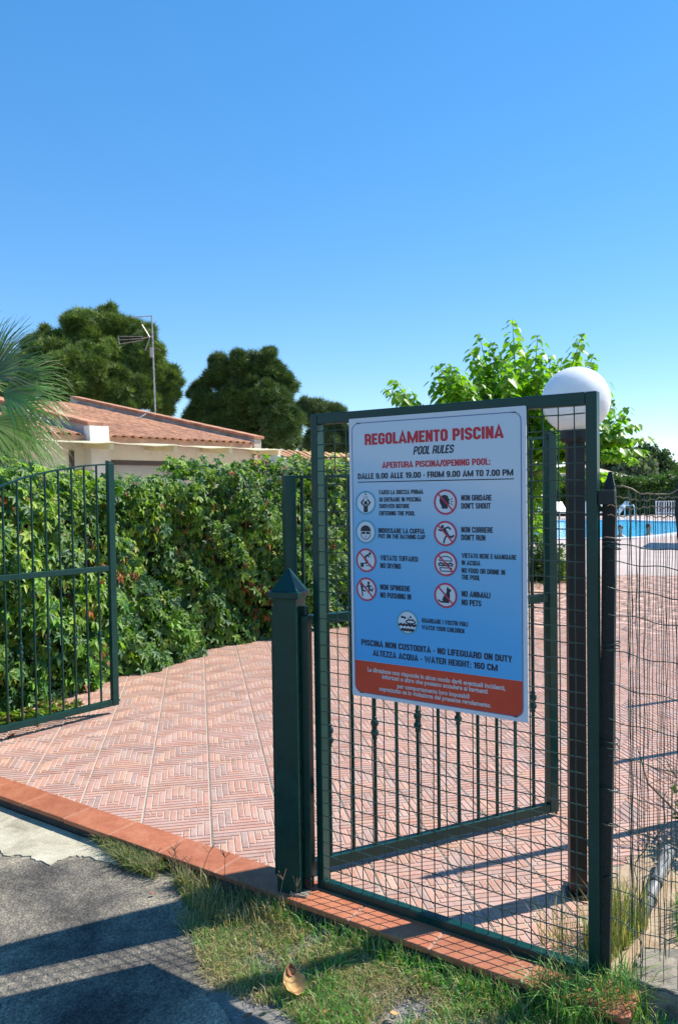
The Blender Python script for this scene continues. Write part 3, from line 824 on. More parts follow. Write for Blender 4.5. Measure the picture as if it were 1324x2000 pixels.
def ctext(s_, x0, x1, z, cap, mt, st=.16, shear=0.0, y=-.0016):
    gl = glyphs(st); gap = .055; tot = sum(gl[c][0] + gap for c in s_) - gap; sx = (x1 - x0 - shear * cap) / tot; cx = 0; mb = MB(); lay = 0
    for ch in s_:
        wd, strokes = gl[ch]
        for pts, closed in strokes:
            n_ = len(pts); A_, B_ = [], []; lay += 1; yy = y - .00002 * (lay % 4)
            for i in range(n_):
                p = Vector(pts[i])
                d0 = (p - Vector(pts[i - 1])).normalized() if (i or closed) else None
                d1 = (Vector(pts[(i + 1) % n_]) - p).normalized() if (i < n_ - 1 or closed) else None
                d0 = d0 or d1; d1 = d1 or d0
                n0 = Vector((-d0.y, d0.x)); n1 = Vector((-d1.y, d1.x)); nn = n0 + n1
                nn = nn.normalized() if nn.length > 1e-3 else n0
                q = nn * (st / 2) / max(.45, nn.dot(n0)); A_.append(p + q); B_.append(p - q)
            vs = [(x0 + (cx + p.x) * sx + shear * p.y * cap, yy, z + p.y * cap) for p in A_ + B_]
            m_ = n_ if closed else n_ - 1
            mb.add(vs, [(i, n_ + i, n_ + (i + 1) % n_, (i + 1) % n_) for i in range(m_)])
        cx += wd + gap
    return mb.build('lettering', mt, sg)
ctext("REGOLAMENTO PISCINA", .0981, .6537, .9950, .0428, M_TRED, st=.205)
ctext("POOL RULES", .3052, .4714, .9512, .0299, M_TBLACK, st=.17, shear=.20)
ctext("APERTURA PISCINA/OPENING POOL:", .1733, .6052, .9050, .0231, M_TRED, st=.19)
for s_, a, b, z, c in RULES: ctext(s_, a, b, z, c, M_TBLACK, st=.19)
for s_, a, b, z, c in (("La direzione non risponde in alcun modo degli eventuali incidenti,", .0971, .6533, .1291, .0178), ("infortuni o altro che possano accadere ai bagnanti", .1623, .5875, .1087, .0176),
                       ("per comportamento loro imputabili", .2272, .5192, .0817, .0174), ("soprattutto se in violazione del presente regolamento.", .1481, .6004, .0613, .0177)):
    text(s_, a, b, z, c, M_TLIGHT, bold=.034)
slab([(.0646, .8530), (.6890, .8530), (.6890, .8565), (.0646, .8565)], -.0014, .0003, 'rule_line', M_TBLACK, sg)

PR = .0452
def circ(cx, cz, r, k=40, a0=0, a1=360): return [(cx + r * math.cos(math.radians(a0 + (a1 - a0) * i / k)), cz + r * math.sin(math.radians(a0 + (a1 - a0) * i / k))) for i in range(k if a1 - a0 == 360 else k + 1)]
class Pic:
    """figure drawn from polygons, unit circle coordinates"""
    def __init__(s, cx, cz): s.c = (cx, cz); s.mb = MB()
    def T(s, p): return (s.c[0] + p[0] * PR, s.c[1] + p[1] * PR)
    def poly(s, pts, y=-.0020):
        s.n = getattr(s, 'n', 0) + 1; y = y - .00001 * (s.n % 9); q = [s.T(p) for p in pts]; s.mb.add([(a, y, b) for a, b in q], [tuple(range(len(q)))]); return s
    def line(s, pts, w, y=-.0020):
        for a, b in zip(pts[:-1], pts[1:]):
            a = Vector(a); b = Vector(b); t = (b - a).normalized(); nn = Vector((-t.y, t.x)) * w / 2
            s.poly([a + nn - t * w * .3, b + nn + t * w * .3, b - nn + t * w * .3, a - nn - t * w * .3], y)
        return s
    def dot(s, x, z, r, rz=None, y=-.0020):
        s.poly([(x + r * math.cos(a), z + (rz or r) * math.sin(a)) for a in [2 * math.pi * i / 16 for i in range(16)]], y); return s
def picto(name, cx, cz, banned, draw):
    disc = slab(circ(cx, cz, PR * .93), -.0013, .0003, 'pictogram', M_DISC, sg)
    strip_loop(circ(cx, cz, PR * .93), PR * .15, -.0026 if banned else -.0018, 'ring', M_RINGR if banned else M_RINGB, disc)
    p = Pic(cx, cz); draw(p); p.mb.build('figure', M_TBLACK, disc)
    if banned:
        q = Pic(cx, cz); q.line([(-.63, .66), (.63, -.66)], .13, -.0024); q.mb.build('slash', M_RINGR, disc)
def d_shower(p):
    p.line([(0, .95), (0, .72)], .05); p.poly([(-.12, .66), (0, .80), (.12, .66)]); p.dot(0, -.02, .17)
    p.line([(-.20, .25), (-.43, 0), (-.16, -.26)], .13); p.line([(.20, .25), (.43, 0), (.16, -.26)], .13); p.poly([(-.20, -.24), (.20, -.24), (.20, -.80), (-.20, -.80)])
    for dx in (-.18, 0, .18): p.line([(dx * .6, .55), (dx, .33)], .03)
def d_cap(p):
    p.poly([(-.50, .05)] + [(.50 * math.cos(math.radians(a)), .10 + .45 * math.sin(math.radians(a))) for a in range(180, -1, -15)] + [(.50, .05)])
    pts = [(.47 * math.cos(math.radians(a)), -.12 + .52 * math.sin(math.radians(a))) for a in range(180, 361, 12)]; p.line(pts, .06)
    p.dot(-.22, -.10, .17, .11); p.dot(.22, -.10, .17, .11); p.line([(-.45, -.04), (.45, -.04)], .05); p.poly([(-.06, -.36), (.06, -.36), (0, -.28)]); p.line([(-.1, -.44), (.1, -.44)], .04)
def d_dive(p):
    p.dot(.38, .58, .12); p.line([(.22, .46), (-.05, .32), (-.10, .05), (.08, -.02), (.0, -.2)], .17); p.line([(.18, .46), (.32, .30)], .1)
    p.poly([(-.55, -.25), (-.25, -.25), (-.25, -.58), (-.55, -.58)]); p.poly([(-.55, -.22), (.12, -.22), (.12, -.30), (-.55, -.30)]); p.line([(.0, -.48), (.18, -.42), (.36, -.50)], .06)
def d_push(p):
    p.dot(-.52, .42, .12); p.line([(-.48, .25), (-.42, -.05)], .18); p.line([(-.45, .22), (-.1, .18)], .1); p.line([(-.42, -.05), (-.10, -.18)], .12); p.line([(-.42, -.05), (-.40, -.55)], .12)
    p.dot(.22, .55, .12); p.line([(.18, .38), (.30, .02)], .18); p.line([(.18, .30), (-.05, .18)], .1); p.line([(.22, .32), (.50, .28)], .1); p.line([(.30, .02), (.55, -.10), (.62, .10)], .12); p.line([(.30, .02), (.22, -.30)], .12)
def d_shout(p):
    p.poly([(-.30, -.52), (.20, -.52), (.20, -.22), (.34, -.18), (.34, -.04), (.28, .0), (.36, .05), (.30, .12), (.40, .18), (.28, .30), (.22, .48), (.0, .58), (-.25, .55), (-.45, .38), (-.52, .15), (-.48, -.08), (-.34, -.28)])
    p.line([(.45, .14), (.62, .32)], .05); p.line([(.48, .03), (.68, .03)], .05); p.line([(.45, -.08), (.62, -.26)], .05)
def d_run(p):
    p.dot(-.25, .55, .13); p.line([(-.10, .35), (.25, -.20)], .22); p.line([(-.05, .40), (.25, .50), (.45, .35)], .13); p.line([(-.10, .38), (-.35, .22), (-.58, .30)], .12)
    p.line([(.25, -.20), (.55, -.28), (.70, -.15)], .15); p.line([(.15, -.10), (-.05, -.40), (-.15, -.75)], .13)
def d_food(p):
    top = [(.55 * math.cos(math.radians(a)), .22 + .36 * math.sin(math.radians(a))) for a in range(0, 181, 15)]; p.line(top + [top[0]], .07)
    p.line([(-.62, -.05), (-.40, .06), (-.2, -.06), (0, .06), (.2, -.06), (.40, .06), (.62, -.05)], .12); p.line([(-.6, -.16), (.6, -.16)], .1)
    p.line([(-.52, -.34), (.52, -.34), (.44, -.60), (-.44, -.60), (-.52, -.34)], .07)
def d_dog(p):
    0 and p.poly([(.18, .70), (.28, .55), (.50, .46), (.48, .34), (.34, .32), (.36, .0), (.30, -.45), (.34, -.55), (-.20, -.55), (-.45, -.48), (-.60, -.34), (-.66, -.44), (-.48, -.60), (-.20, -.62), (.34, -.62), (.36, -.60), (.34, -.55), (-.22, -.48), (-.25, -.25), (-.12, -.02), (.05, .15), (.10, .45)][::1])
    p.poly([(.18, .72), (.28, .56), (.50, .46), (.46, .33), (.34, .30), (.10, .30), (.08, .50)]); p.poly([(.10, .32), (.36, .32), (.38, -.05), (.30, -.60), (-.22, -.60), (-.30, -.32), (-.16, -.05), (.02, .12)]); p.line([(-.2, -.54), (-.45, -.52), (-.62, -.40)], .12)
def d_kids(p):
    p.line([(-.55, .42), (-.18, .36)], .17); p.dot(.30, .45, .09); p.line([(.08, .36), (.18, .22)], .07); p.line([(.52, .32), (.42, .22)], .07)
    ell = [(.30 + .42 * math.cos(math.radians(a)), .06 + .15 * math.sin(math.radians(a))) for a in range(0, 361, 20)]; p.line(ell, .10)
    for z, hw in ((-.22, .78), (-.62, .56)):
        n_ = 9; pts = [(-hw + 2 * hw * i / n_, z + (.045 if i % 2 else -.045)) for i in range(n_ + 1)]; p.line(pts, .19)
for nm, cx, cz, ban, fn in (('shower', .0989, .7761, 0, d_shower), ('cap', .0971, .6648, 0, d_cap), ('dive', .0975, .5558, 1, d_dive), ('push', .0972, .4445, 1, d_push), ('shout', .4334, .7770, 1, d_shout),
                            ('run', .4321, .6644, 1, d_run), ('food', .4320, .5564, 1, d_food), ('dog', .4307, .4421, 1, d_dog), ('kids', .2735, .3319, 0, d_kids)):
    picto(nm, cx, cz, ban, fn)

# ------------------------------------------------------------------ globe lamp near the gate
lp = empty('globe_lamp', (.945, 3.035, 0), 0, 'white globe lamp on a dark square pole behind the mesh gate', 'lamp')
MB().box((-.012, 0, .91), (.066, .066, 1.80), math.radians(-8)).build('pole', M_LAMPPOLE, lp, bevel=.003)
MB().lathe([(.055, 1.80), (.062, 1.815), (.062, 1.845), (.048, 1.855)], (-.006, 0, 0), 24).build('collar', M_LAMPPOLE, lp, smooth=False)
bm = bmesh.new(); bmesh.ops.create_uvsphere(bm, u_segments=40, v_segments=24, radius=.1315)
me = bpy.data.meshes.new('globe'); bm.to_mesh(me); bm.free(); me.polygons.foreach_set('use_smooth', [True] * len(me.polygons))
link('globe', me, M_GLOBE, lp, loc=(-.008, 0, 1.965))
MB().box((0, 0, .006), (.12, .12, .012), math.radians(-8)).build('base_plate', M_LAMPPOLE, lp)

# ------------------------------------------------------------------ fence posts and net on the right
def fpost(base, top, label, w_=.042, tie=True):
    b = Vector(base); t = Vector(top)
    r = empty('fence_post', b, 0, label, 'post')
    d = t - b; tip = d + d.normalized() * .0
    sh = MB(); up = d.normalized(); x = Vector((math.cos(.5), -math.sin(.5), 0)); y = up.cross(x).normalized(); x = y.cross(up)
    h = w_ / 2
    def ringat(p, s): return [p + x * a * h * s + y * c_ * h * s * .85 for a, c_ in ((-1, -1), (1, -1), (1, 1), (-1, 1))]
    vs = ringat(Vector((0, 0, -.1)), 1) + ringat(d * .5 + Vector((.004, 0, 0)), 1.0) + ringat(d - up * .12, 1)
    fs = [(i * 4 + k, i * 4 + (k + 1) % 4, i * 4 + 4 + (k + 1) % 4, i * 4 + 4 + k) for i in range(2) for k in range(4)]
    sh.add(vs, fs); sh.build('shaft', M_DARKMETAL, r, bevel=.002)
    tp = MB(); vs = ringat(d - up * .12, 1) + ringat(d - up * .05, .75) + ringat(d, .25)
    tp.add(vs, [(i * 4 + k, i * 4 + (k + 1) % 4, i * 4 + 4 + (k + 1) % 4, i * 4 + 4 + k) for i in range(2) for k in range(4)] + [(8, 9, 10, 11)])
    tp.build('pointed_tip', M_DARKMETAL, r)
    return r
fpost((.842, 2.48, -.02), (.888, 2.515, 1.672), 'black pointed fence post leaning next to the mesh gate latch')
fpost((1.185, 2.36, -.02), (1.075, 2.415, 1.66), 'black fence post cut by the right edge of the photo, holding the net', .05)
fpost((1.70, 3.70, -.02), (1.71, 3.70, 1.66), 'black fence post standing further back by the terrace edge', .036)
fpost((2.90, 4.98, -.02), (2.90, 4.98, 1.66), 'black fence post on the terrace edge behind the shrub', .036)
fpost((3.6, 6.2, -.02), (3.6, 6.2, 1.8), 'black fence post at the far corner of the terrace edge', .036)

nr = empty('wire_net', (.88, 2.46, 0), math.atan2(-.085, .25) , 'crumpled green wire netting hung between two black posts', 'net')
def netx(t): return t
NW = .26
zrows = [1.585, 1.558, 1.532, 1.44, 1.385, 1.298, 1.215, 1.095, .985, .872, .758, .640, .530, .42, .32, .22]
for i, z in enumerate(zrows):
    pts = []; sag = .018 + .012 * i * .4 if i > 2 else -.0
    for k in range(27):
        t = -.02 + (NW + .05) * k / 26; q = k / 26
        yy = math.sin(q * 9 + i) * .008 + random.gauss(0, .0015)
        dz = (-.012 * math.sin(q * math.pi) if i < 3 else 0) - (sag * q * 1.0) + math.sin(q * 14 + i * 1.7) * .004
        if i in (0, 1, 2): dz += abs(math.sin(k * 1.57)) * .006 + q * .012
        pts.append((t, yy, z + dz))
    MB().tube(pts, .0018 if i > 2 else .0020, 5, False).build('wire', M_GALV if i < 3 else M_WIRE, nr, smooth=True)
for k in range(38):
    t = .004 + NW * (k + random.uniform(-.42, .42)) / 37
    if k in (2, 3, 4): t = .045 + random.uniform(-.012, .012)
    pts = []; ph = random.uniform(0, 6)
    x = t; zt = 1.60 + random.uniform(-.01, .01); zb = random.uniform(.02, .22)
    drift = random.gauss(0, .006)
    nseg = 22
    for j in range(nseg + 1):
        q = j / nseg; z = zt + (zb - zt) * q
        pts.append((x + drift * q + math.sin(q * 7 + ph) * .0045 * q + random.gauss(0, .0012), math.sin(q * 11 + k) * .008, z))
    MB().tube(pts, .0011, 4, False).build('wire', M_NETWIRE if k % 3 == 0 else M_WIRE, nr, smooth=True)
# loose top wire and bindings on the post
MB().tube([(.0, .01, 1.625), (.03, 0, 1.624), (.055, 0, 1.615), (.078, 0, 1.598), (.10, 0, 1.600), (.13, 0, 1.597), (.165, 0, 1.598), (.20, 0, 1.618), (.25, 0, 1.650)], .0026, 6).build('top_wire', M_GALV, nr, smooth=True)
for z, mt in ((1.455, M_GALV), (1.44, M_WIRE), (1.425, M_WIRE), (1.115, M_WIRE), (1.10, M_WIRE), (.80, M_WIRE), (.78, M_WIRE), (.64, M_WIRE), (.52, M_GALV), (.35, M_WIRE)):
    a = [(-.0 + .027 * math.cos(i / 10 * 2 * math.pi) - .004 - (1.6 - z) * .012, .026 * math.sin(i / 10 * 2 * math.pi) + .02, z + .006 * math.sin(i * .63 + z * 7)) for i in range(11)]
    MB().tube(a, .0022, 5, False).build('tie_wire', mt, nr, smooth=True)
for s_ in range(5):
    x0 = .02 + .03 * s_; pts = [(x0 + .05 * q + .012 * math.sin(q * 9 + s_), .01, .25 + s_ * .06 + .22 * q * (1 if s_ % 2 else -.5)) for q in np.linspace(0, 1, 10)]
    MB().tube(pts, .0016, 5, False).build('loose_wire', M_NETWIRE, nr, smooth=True)

# ------------------------------------------------------------------ concrete block, pipe
def noisy_block(name, pts, z0, z1, mt, label, cat):
    c = Vector((sum(p[0] for p in pts) / 4, sum(p[1] for p in pts) / 4, 0))
    bm = bmesh.new()
    vb = [bm.verts.new((p[0] - c.x, p[1] - c.y, z0)) for p in pts]; vt = [bm.verts.new((p[0] - c.x, p[1] - c.y, z1)) for p in pts]
    bm.faces.new(vb[::-1]); bm.faces.new(vt)
    for i in range(4): bm.faces.new((vb[i], vb[(i + 1) % 4], vt[(i + 1) % 4], vt[i]))
    bmesh.ops.bevel(bm, geom=bm.edges[:], offset=.012, segments=2, affect='EDGES')
    bmesh.ops.subdivide_edges(bm, edges=bm.edges[:], cuts=5, use_grid_fill=True)
    bmesh.ops.recalc_face_normals(bm, faces=bm.faces[:])
    for v in bm.verts: v.co += Vector((random.gauss(0, .0035), random.gauss(0, .0035), random.gauss(0, .004)))
    me = bpy.data.meshes.new(name); bm.to_mesh(me); bm.free()
    return tag(link(name, me, mt, loc=(c.x, c.y, 0)), label, cat)
noisy_block('concrete_block', [(.905, 2.440), (1.20, 2.265), (1.36, 2.54), (1.03, 2.635)], -.16, .03, M_BLOCK, 'rough concrete block under the wire net at the lower right corner', 'block')
pp = empty('drain_pipe', (1.2, 2.95, 0), 0, 'grey plastic pipe with black joints slanting out beside the concrete block', 'pipe')
a, b = Vector((-.115, -.15, -.005)), Vector((.19, .29, .075))
MB().tube([a, a.lerp(b, .5), b], .022, 14).build('tube', M_HOSE, pp, smooth=True)
for q in (.32, .52):
    c = a.lerp(b, q); d = (b - a).normalized()
    MB().tube([c - d * .008, c + d * .008], .0255, 14).build('clamp', M_DARKMETAL, pp)

# ------------------------------------------------------------------ vegetation: grass
def fbm(x, y, s=1.0):
    v = 0; a = 1
    for k in range(4):
        v = v + a * np.sin(x * s * 2.1 ** k * 3.1 + 1.3 * k + 2 * np.sin(y * s * 1.7 ** k * 2.2 + k)) * np.cos(y * s * 2.0 ** k * 2.7 + 2.1 * k); a *= .55
    return v / 2.0
def blades(name, pts, hmin, hmax, wdt, green, parent=None, lean=.5, label=None, cat=None, kind='stuff', dry=.25):
    N_ = len(pts); H = rng.uniform(hmin, hmax, N_) ; az = rng.uniform(0, 2 * np.pi, N_); ln = rng.uniform(.1, lean, N_)
    d = np.stack([np.cos(az), np.sin(az), np.zeros(N_)], 1); side = np.stack([-np.sin(az), np.cos(az), np.zeros(N_)], 1)
    W = wdt * rng.uniform(.6, 1.3, N_)
    up = np.array([0, 0, 1.0])
    P0 = pts; P1 = P0 + up * (H * .55)[:, None] + d * (H * ln * .35)[:, None]; P2 = P0 + up * (H * (1 - ln * .35))[:, None] + d * (H * ln * 1.0)[:, None]
    s_ = side * W[:, None] / 2
    V = np.stack([P0 - s_, P0 + s_, P1 - s_ * .8, P1 + s_ * .8, P2], 1).reshape(-1, 3)
    b_ = (np.arange(N_) * 5)[:, None, None]
    F = (np.array([[0, 1, 3], [0, 3, 2], [2, 3, 4]])[None] + b_).reshape(-1, 3)
    g = np.array(green)[None] * rng.uniform(.6, 1.5, (N_, 1)); dr = np.array([[.46, .38, .18]]) * rng.uniform(.6, 1.3, (N_, 1))
    m_ = (rng.random(N_) < dry)[:, None]; c = np.where(m_, dr, g) * rng.uniform(.9, 1.1, (N_, 3))
    C = np.repeat(c, 5, 0)
    me = npmesh(name, V, F, np.clip(C, 0, 1)); o = link(name, me, M_GRASS, parent, kind=kind)
    if label: o['label'] = label
    if cat: o['category'] = cat
    return o
def region(poly, n, zf, mask=None):
    poly = np.array(poly); x0, y0 = poly.min(0); x1, y1 = poly.max(0); out = []
    P_ = np.stack([rng.uniform(x0, x1, n * 6), rng.uniform(y0, y1, n * 6)], 1)
    ins = np.zeros(len(P_), bool); k = len(poly)
    for i in range(k):
        a, b = poly[i], poly[(i + 1) % k]
        c = ((a[1] > P_[:, 1]) != (b[1] > P_[:, 1])) & (P_[:, 0] < (b[0] - a[0]) * (P_[:, 1] - a[1]) / (b[1] - a[1] + 1e-12) + a[0])
        ins ^= c
    P_ = P_[ins]
    if mask is not None: P_ = P_[mask(P_[:, 0], P_[:, 1])]
    P_ = P_[:n]
    return np.concatenate([P_, np.full((len(P_), 1), zf)], 1)
kx = lambda t, o: (KL(t, o).x, KL(t, o).y)
verge = [kx(-.42, -.18), kx(1.32, -.18), (.93, 2.40), (1.02, 2.28), (1.2, 2.1), (1.2, 1.9), (.2, 2.1), (-.05, 2.28), (-.36, 2.55), (-.52, 2.72), (-.60, 2.92)]
mk = lambda x, y: (fbm(x * 1.3 + 3, y * 1.3, 1.9) + rng.uniform(-.45, .45, len(x)) > -.02 + .60 * np.clip((2.62 - y) * 5, 0, 1) * (x < .3))
blades('grass', region(verge, 20000, GZ - .008, mk), .012, .048, .0028, (.14, .27, .05), lean=1.4, label='patchy green grass on the verge in front of the gates', cat='grass', dry=.45)
mk2 = lambda x, y: (fbm(x * 1.2, y, 2.3) + rng.uniform(-.3, .3, len(x)) > -.02) & (x > -.25 + rng.uniform(-.1, .3, len(x)))
blades('grass', region(verge, 6500, GZ - .008, mk2), .03, .085, .0036, (.11, .30, .045), lean=1.2, label='longer bright green grass tufts on the verge below the mesh gate', cat='grass', dry=.22)
stw = lambda x, y: (fbm(x * 2 + 1, y * 2, 2.2) + rng.uniform(-.4, .4, len(x)) > .0) & (x < .35)
blades('straw', region([(-.70, 3.05), (-.45, 2.55), (.2, 2.2), (.6, 2.2), (.35, 2.62), (-.4, 3.0)], 9000, GZ - .008, stw), .010, .045, .0024, (.30, .30, .10), lean=2.2, label='dry straw coloured grass lying over the gravel left of the big leaf', cat='grass', dry=.75)
blades('grass', region([kx(.0, -.17), kx(1.45, -.17), kx(1.45, -.24), kx(.0, -.25)], 3200, GZ - .008, lambda x, y: rng.random(len(x)) < .5 + .5 * np.sin(x * 17)), .04, .11, .0032, (.12, .28, .045), lean=.8, label='fringe of taller grass growing against the kerb below the mesh gate', cat='grass', dry=.3)
# tuft against the kerb on the asphalt
tuft = [kx(-.98, -.175), kx(-.42, -.175), (-.62, 3.16), (-.80, 3.27), (-.98, 3.38), (-1.08, 3.52)]
mk3 = lambda x, y: fbm(x, y, 5) + rng.uniform(-.3, .3, len(x)) > -.05
blades('grass', region(tuft, 5200, GZ, mk3), .03, .09, .0030, (.12, .20, .06), lean=1.3, label='pale grass tuft growing between the kerb and the asphalt', cat='grass', dry=.42)
# dark dry weeds at the post foot
pf = [kx(-.45, -.19), kx(.10, -.19), (-.15, 2.82), (-.55, 2.92)]
blades('weeds', region(pf, 900, GZ), .03, .12, .0026, (.10, .12, .05), lean=.8, label='dry seeding weeds around the foot of the square green post', cat='weeds', dry=.6)
# tall golden and green stalks near the concrete block
tl = [(.86, 2.52), (1.12, 2.78), (1.00, 2.86), (.84, 2.66)]
blades('tall_grass', region(tl, 800, .0), .06, .24, .0036, (.16, .22, .045), lean=.45, label='tall yellow green grass stalks between the black post and the pipe', cat='grass', dry=.45)
blades('tall_grass', region([(.66, 2.30), (.95, 2.36), (.93, 2.54), (.74, 2.50), (.58, 2.46)], 760, GZ), .08, .20, .004, (.11, .24, .05), lean=1.1, label='arching green grass at the foot of the mesh gate end post', cat='grass', dry=.15)
blades('tall_grass', region([(1.16, 2.64), (1.55, 2.45), (1.75, 3.0), (1.30, 2.95)], 1500, -.01), .06, .17, .0042, (.09, .25, .035), lean=.9, label='bright green grass behind the concrete block by the right edge', cat='grass', dry=.12)
blades('tall_grass', region([kx(1.12, .06), kx(1.30, .06), kx(1.30, .20), kx(1.14, .16)], 90, 0), .08, .22, .003, (.17, .22, .05), lean=.6, label='thin stalks growing through the wire mesh bottom corner', cat='grass', dry=.5)

# seed heads (finger grass) standing at the post
def seed_stalk(base, h_, label):
    r = empty('weed_stalk', base, random.uniform(0, 6), label, 'weed', 'seeding grass stalks at the post')
    lean = random.uniform(-.3, .3)
    MB().tube([(0, 0, 0), (lean * h_ * .3, 0, h_ * .6), (lean * h_, .0, h_)], [.0016, .0013, .001], 5).build('stem', M_TWIG, r)
    for k in range(random.choice((3, 4, 5))):
        a = random.uniform(0, 6.28); l_ = random.uniform(.03, .05)
        MB().tube([(lean * h_, 0, h_), (lean * h_ + math.cos(a) * l_ * .6, math.sin(a) * l_ * .6, h_ + l_ * .7)], [.0014, .0010], 4).build('seed_spike', M_TWIG, r)
for k in range(16):
    t = random.uniform(-.5, .28); q = KL(t, -.20 - random.random() * .05)
    seed_stalk((q.x, q.y, GZ), random.uniform(.08, .17), 'thin branching seed stalk at the foot of the square green post')

# pebbles
tv = np.array([(1, 0, 0), (0, 1, 0), (-1, 0, 0), (0, -1, 0), (0, 0, .6), (0, 0, -.6)]); tf = np.array([(0, 1, 4), (1, 2, 4), (2, 3, 4), (3, 0, 4), (1, 0, 5), (2, 1, 5), (3, 2, 5), (0, 3, 5)])
pg = region([(-.75, 2.95), (-.3, 2.2), (1.0, 1.9), (1.1, 2.4), (-.2, 2.85)], 5000, GZ - .008)
Nn = len(pg); Rm = frames(np.stack([rng.normal(0, .3, Nn), rng.normal(0, .3, Nn), np.ones(Nn)], 1), rng.normal(0, 1, (Nn, 3)))
V, F = scatter(tv, tf, pg, Rm, rng.uniform(.0015, .006, Nn) * (1 + 1.5 * (rng.random(Nn) < .04)))
g_ = np.repeat(rng.uniform(.12, .42, Nn)[:, None] * np.array([[1, .97, .9]]), 6, 0)
me = npmesh('gravel', V, F, g_)
m_g, n_, l_, b_ = mat('gravel_stone'); a_ = N(n_, 'ShaderNodeAttribute', attribute_name='Col'); l_.new(a_.outputs[0], b_.inputs['Base Color']); b_.inputs['Roughness'].default_value = .85
tag(link('gravel', me, m_g), 'loose grey gravel scattered over the verge soil', 'gravel', kind='stuff')

# dead leaves
def dead_leaf(p, s, rz, mt, label, curl=.5, tilt=0.3):
    mb = MB(); nx, ny = 7, 7; vs = []; 
    for i in range(nx + 1):
        q = i / nx; wv = math.sin(math.pi * min(1, q * .93 + .07)) ** .7 * .42 * (1 - .25 * q)
        for j in range(ny + 1):
            r_ = (j / ny - .5) * 2
            vs.append((q - .5, r_ * wv * (1 + .12 * math.sin(q * 21 + j)), curl * .45 * (r_ * wv) ** 2 * 4 + curl * .35 * (q - .5) ** 2 * 2 + .02 * math.sin(q * 17 + j * 2)))
    fs = [(i * (ny + 1) + j, (i + 1) * (ny + 1) + j, (i + 1) * (ny + 1) + j + 1, i * (ny + 1) + j + 1) for i in range(nx) for j in range(ny)]
    mb.add([(a * s, b * s, c * s) for a, b, c in vs], fs)
    mb.tube([(-.5 * s, 0, .06 * s), (-.62 * s, 0, .12 * s), (-.75 * s, .03 * s, .25 * s)], .012 * s + .0004, 5)
    o = mb.build('dead_leaf', mt, smooth=True, loc=p, rot=(random.uniform(-.2, .2), tilt, rz)); tag(o, label, 'leaf', 'dead leaves on the verge'); return o
dl = G(572, 1925, -.02)
big = empty('dead_leaf', (dl.x, dl.y, -.022), 0, 'large curled ochre dead leaf with red brown stalk end on the grass', 'leaf')
o = dead_leaf((0, 0, .012), .098, 2.2, M_DRY, '', .9, -.5); o.parent = big; o.name = 'blade'
for kk in ('label', 'category', 'group'):
    if kk in o: del o[kk]
o = dead_leaf((-.008, .03, .038), .038, 1.9, M_DRYRED, '', 1.4, -1.0); o.parent = big; o.name = 'curled_tip'
for kk in ('label', 'category', 'group'):
    if kk in o: del o[kk]
for (px, py, s, mt, lb_) in ((483, 1985, .035, M_DRYRED, 'small red brown dead leaf near the bottom edge, left of the grass'), (512, 1983, .028, M_DRY, 'small orange dead leaf beside the red brown one at the bottom edge'),
                           (770, 1980, .028, M_DRY, 'yellow dead leaf lying on gravel right of the big curled leaf'), (815, 1998, .04, M_DRYRED, 'dark red dead leaf cut by the bottom edge'),
                           (635, 1976, .026, M_DRY, 'pale round dead leaf on the gravel below the big leaf'), (450, 1855, .022, M_DRY, 'tiny yellow leaf in the left part of the grass'),
                           (22, 1438, .05, M_DRYRED, 'rust coloured dead leaf under the left gate leaf'), (300, 1745, .02, M_DRYRED, 'dark dead leaf at the tip of the kerb grass tuft')):
    q = G(px, py, GZ + .012 if py > 1500 else .006); dead_leaf((q.x, q.y, q.z), s, random.uniform(0, 6), mt, lb_)

# ------------------------------------------------------------------ hedge of creeper
hd = empty('creeper_hedge', (-1.6, 7.6, 0), 0, 'tall hedge covered in green creeper along the left of the terrace', 'hedge')
HO = Vector((-1.6, 7.6, 0))
seg = []; tot = 0
for a, b in zip(hedge_line[:-1], hedge_line[1:]):
    L = (b - a).length; seg.append((tot, tot + L, a, b)); tot += L
def hpoint(s):
    for s0, s1, a, b in seg:
        if s <= s1: 
            t = (b - a).normalized(); return a + t * (s - s0), t
    t = (seg[-1][3] - seg[-1][2]).normalized(); return seg[-1][3], t
SS = np.linspace(0, tot, 400); HP = np.array([list(hpoint(s)[0]) for s in SS]); HT = np.array([list(hpoint(s)[1]) for s in SS])
for _ in range(14):
    HP[1:-1] = (HP[:-2] + HP[1:-1] * 2 + HP[2:]) / 4; HT[1:-1] = (HT[:-2] + HT[1:-1] * 2 + HT[2:]) / 4
HT /= np.linalg.norm(HT, axis=1, keepdims=True); HN = np.stack([HT[:, 1], -HT[:, 0], np.zeros(len(HT))], 1)
HPX = 662 + 1500 * HP[:, 0] / HP[:, 1]
def htop(s):
    px = np.interp(s, SS, np.maximum.accumulate(HPX))
    b = np.interp(px, [-400, 0, 100, 230, 300, 345, 385, 450, 520, 600, 680, 800], [1.76, 1.76, 1.78, 1.70, 1.66, 1.71, 1.86, 1.84, 1.86, 1.93, 1.93, 1.95])
    return b + .03 * np.sin(s * 7.3) + .03 * np.sin(s * 13.7)
def bulge(s, z): return .05 + .10 * np.sin(s * 1.9 + z * 2.2) + .07 * np.sin(s * 4.3 - z * 3.7 + 1) + .045 * np.sin(s * 9.1 + z * 8.3) + .03 * np.sin(s * 17 - z * 15)
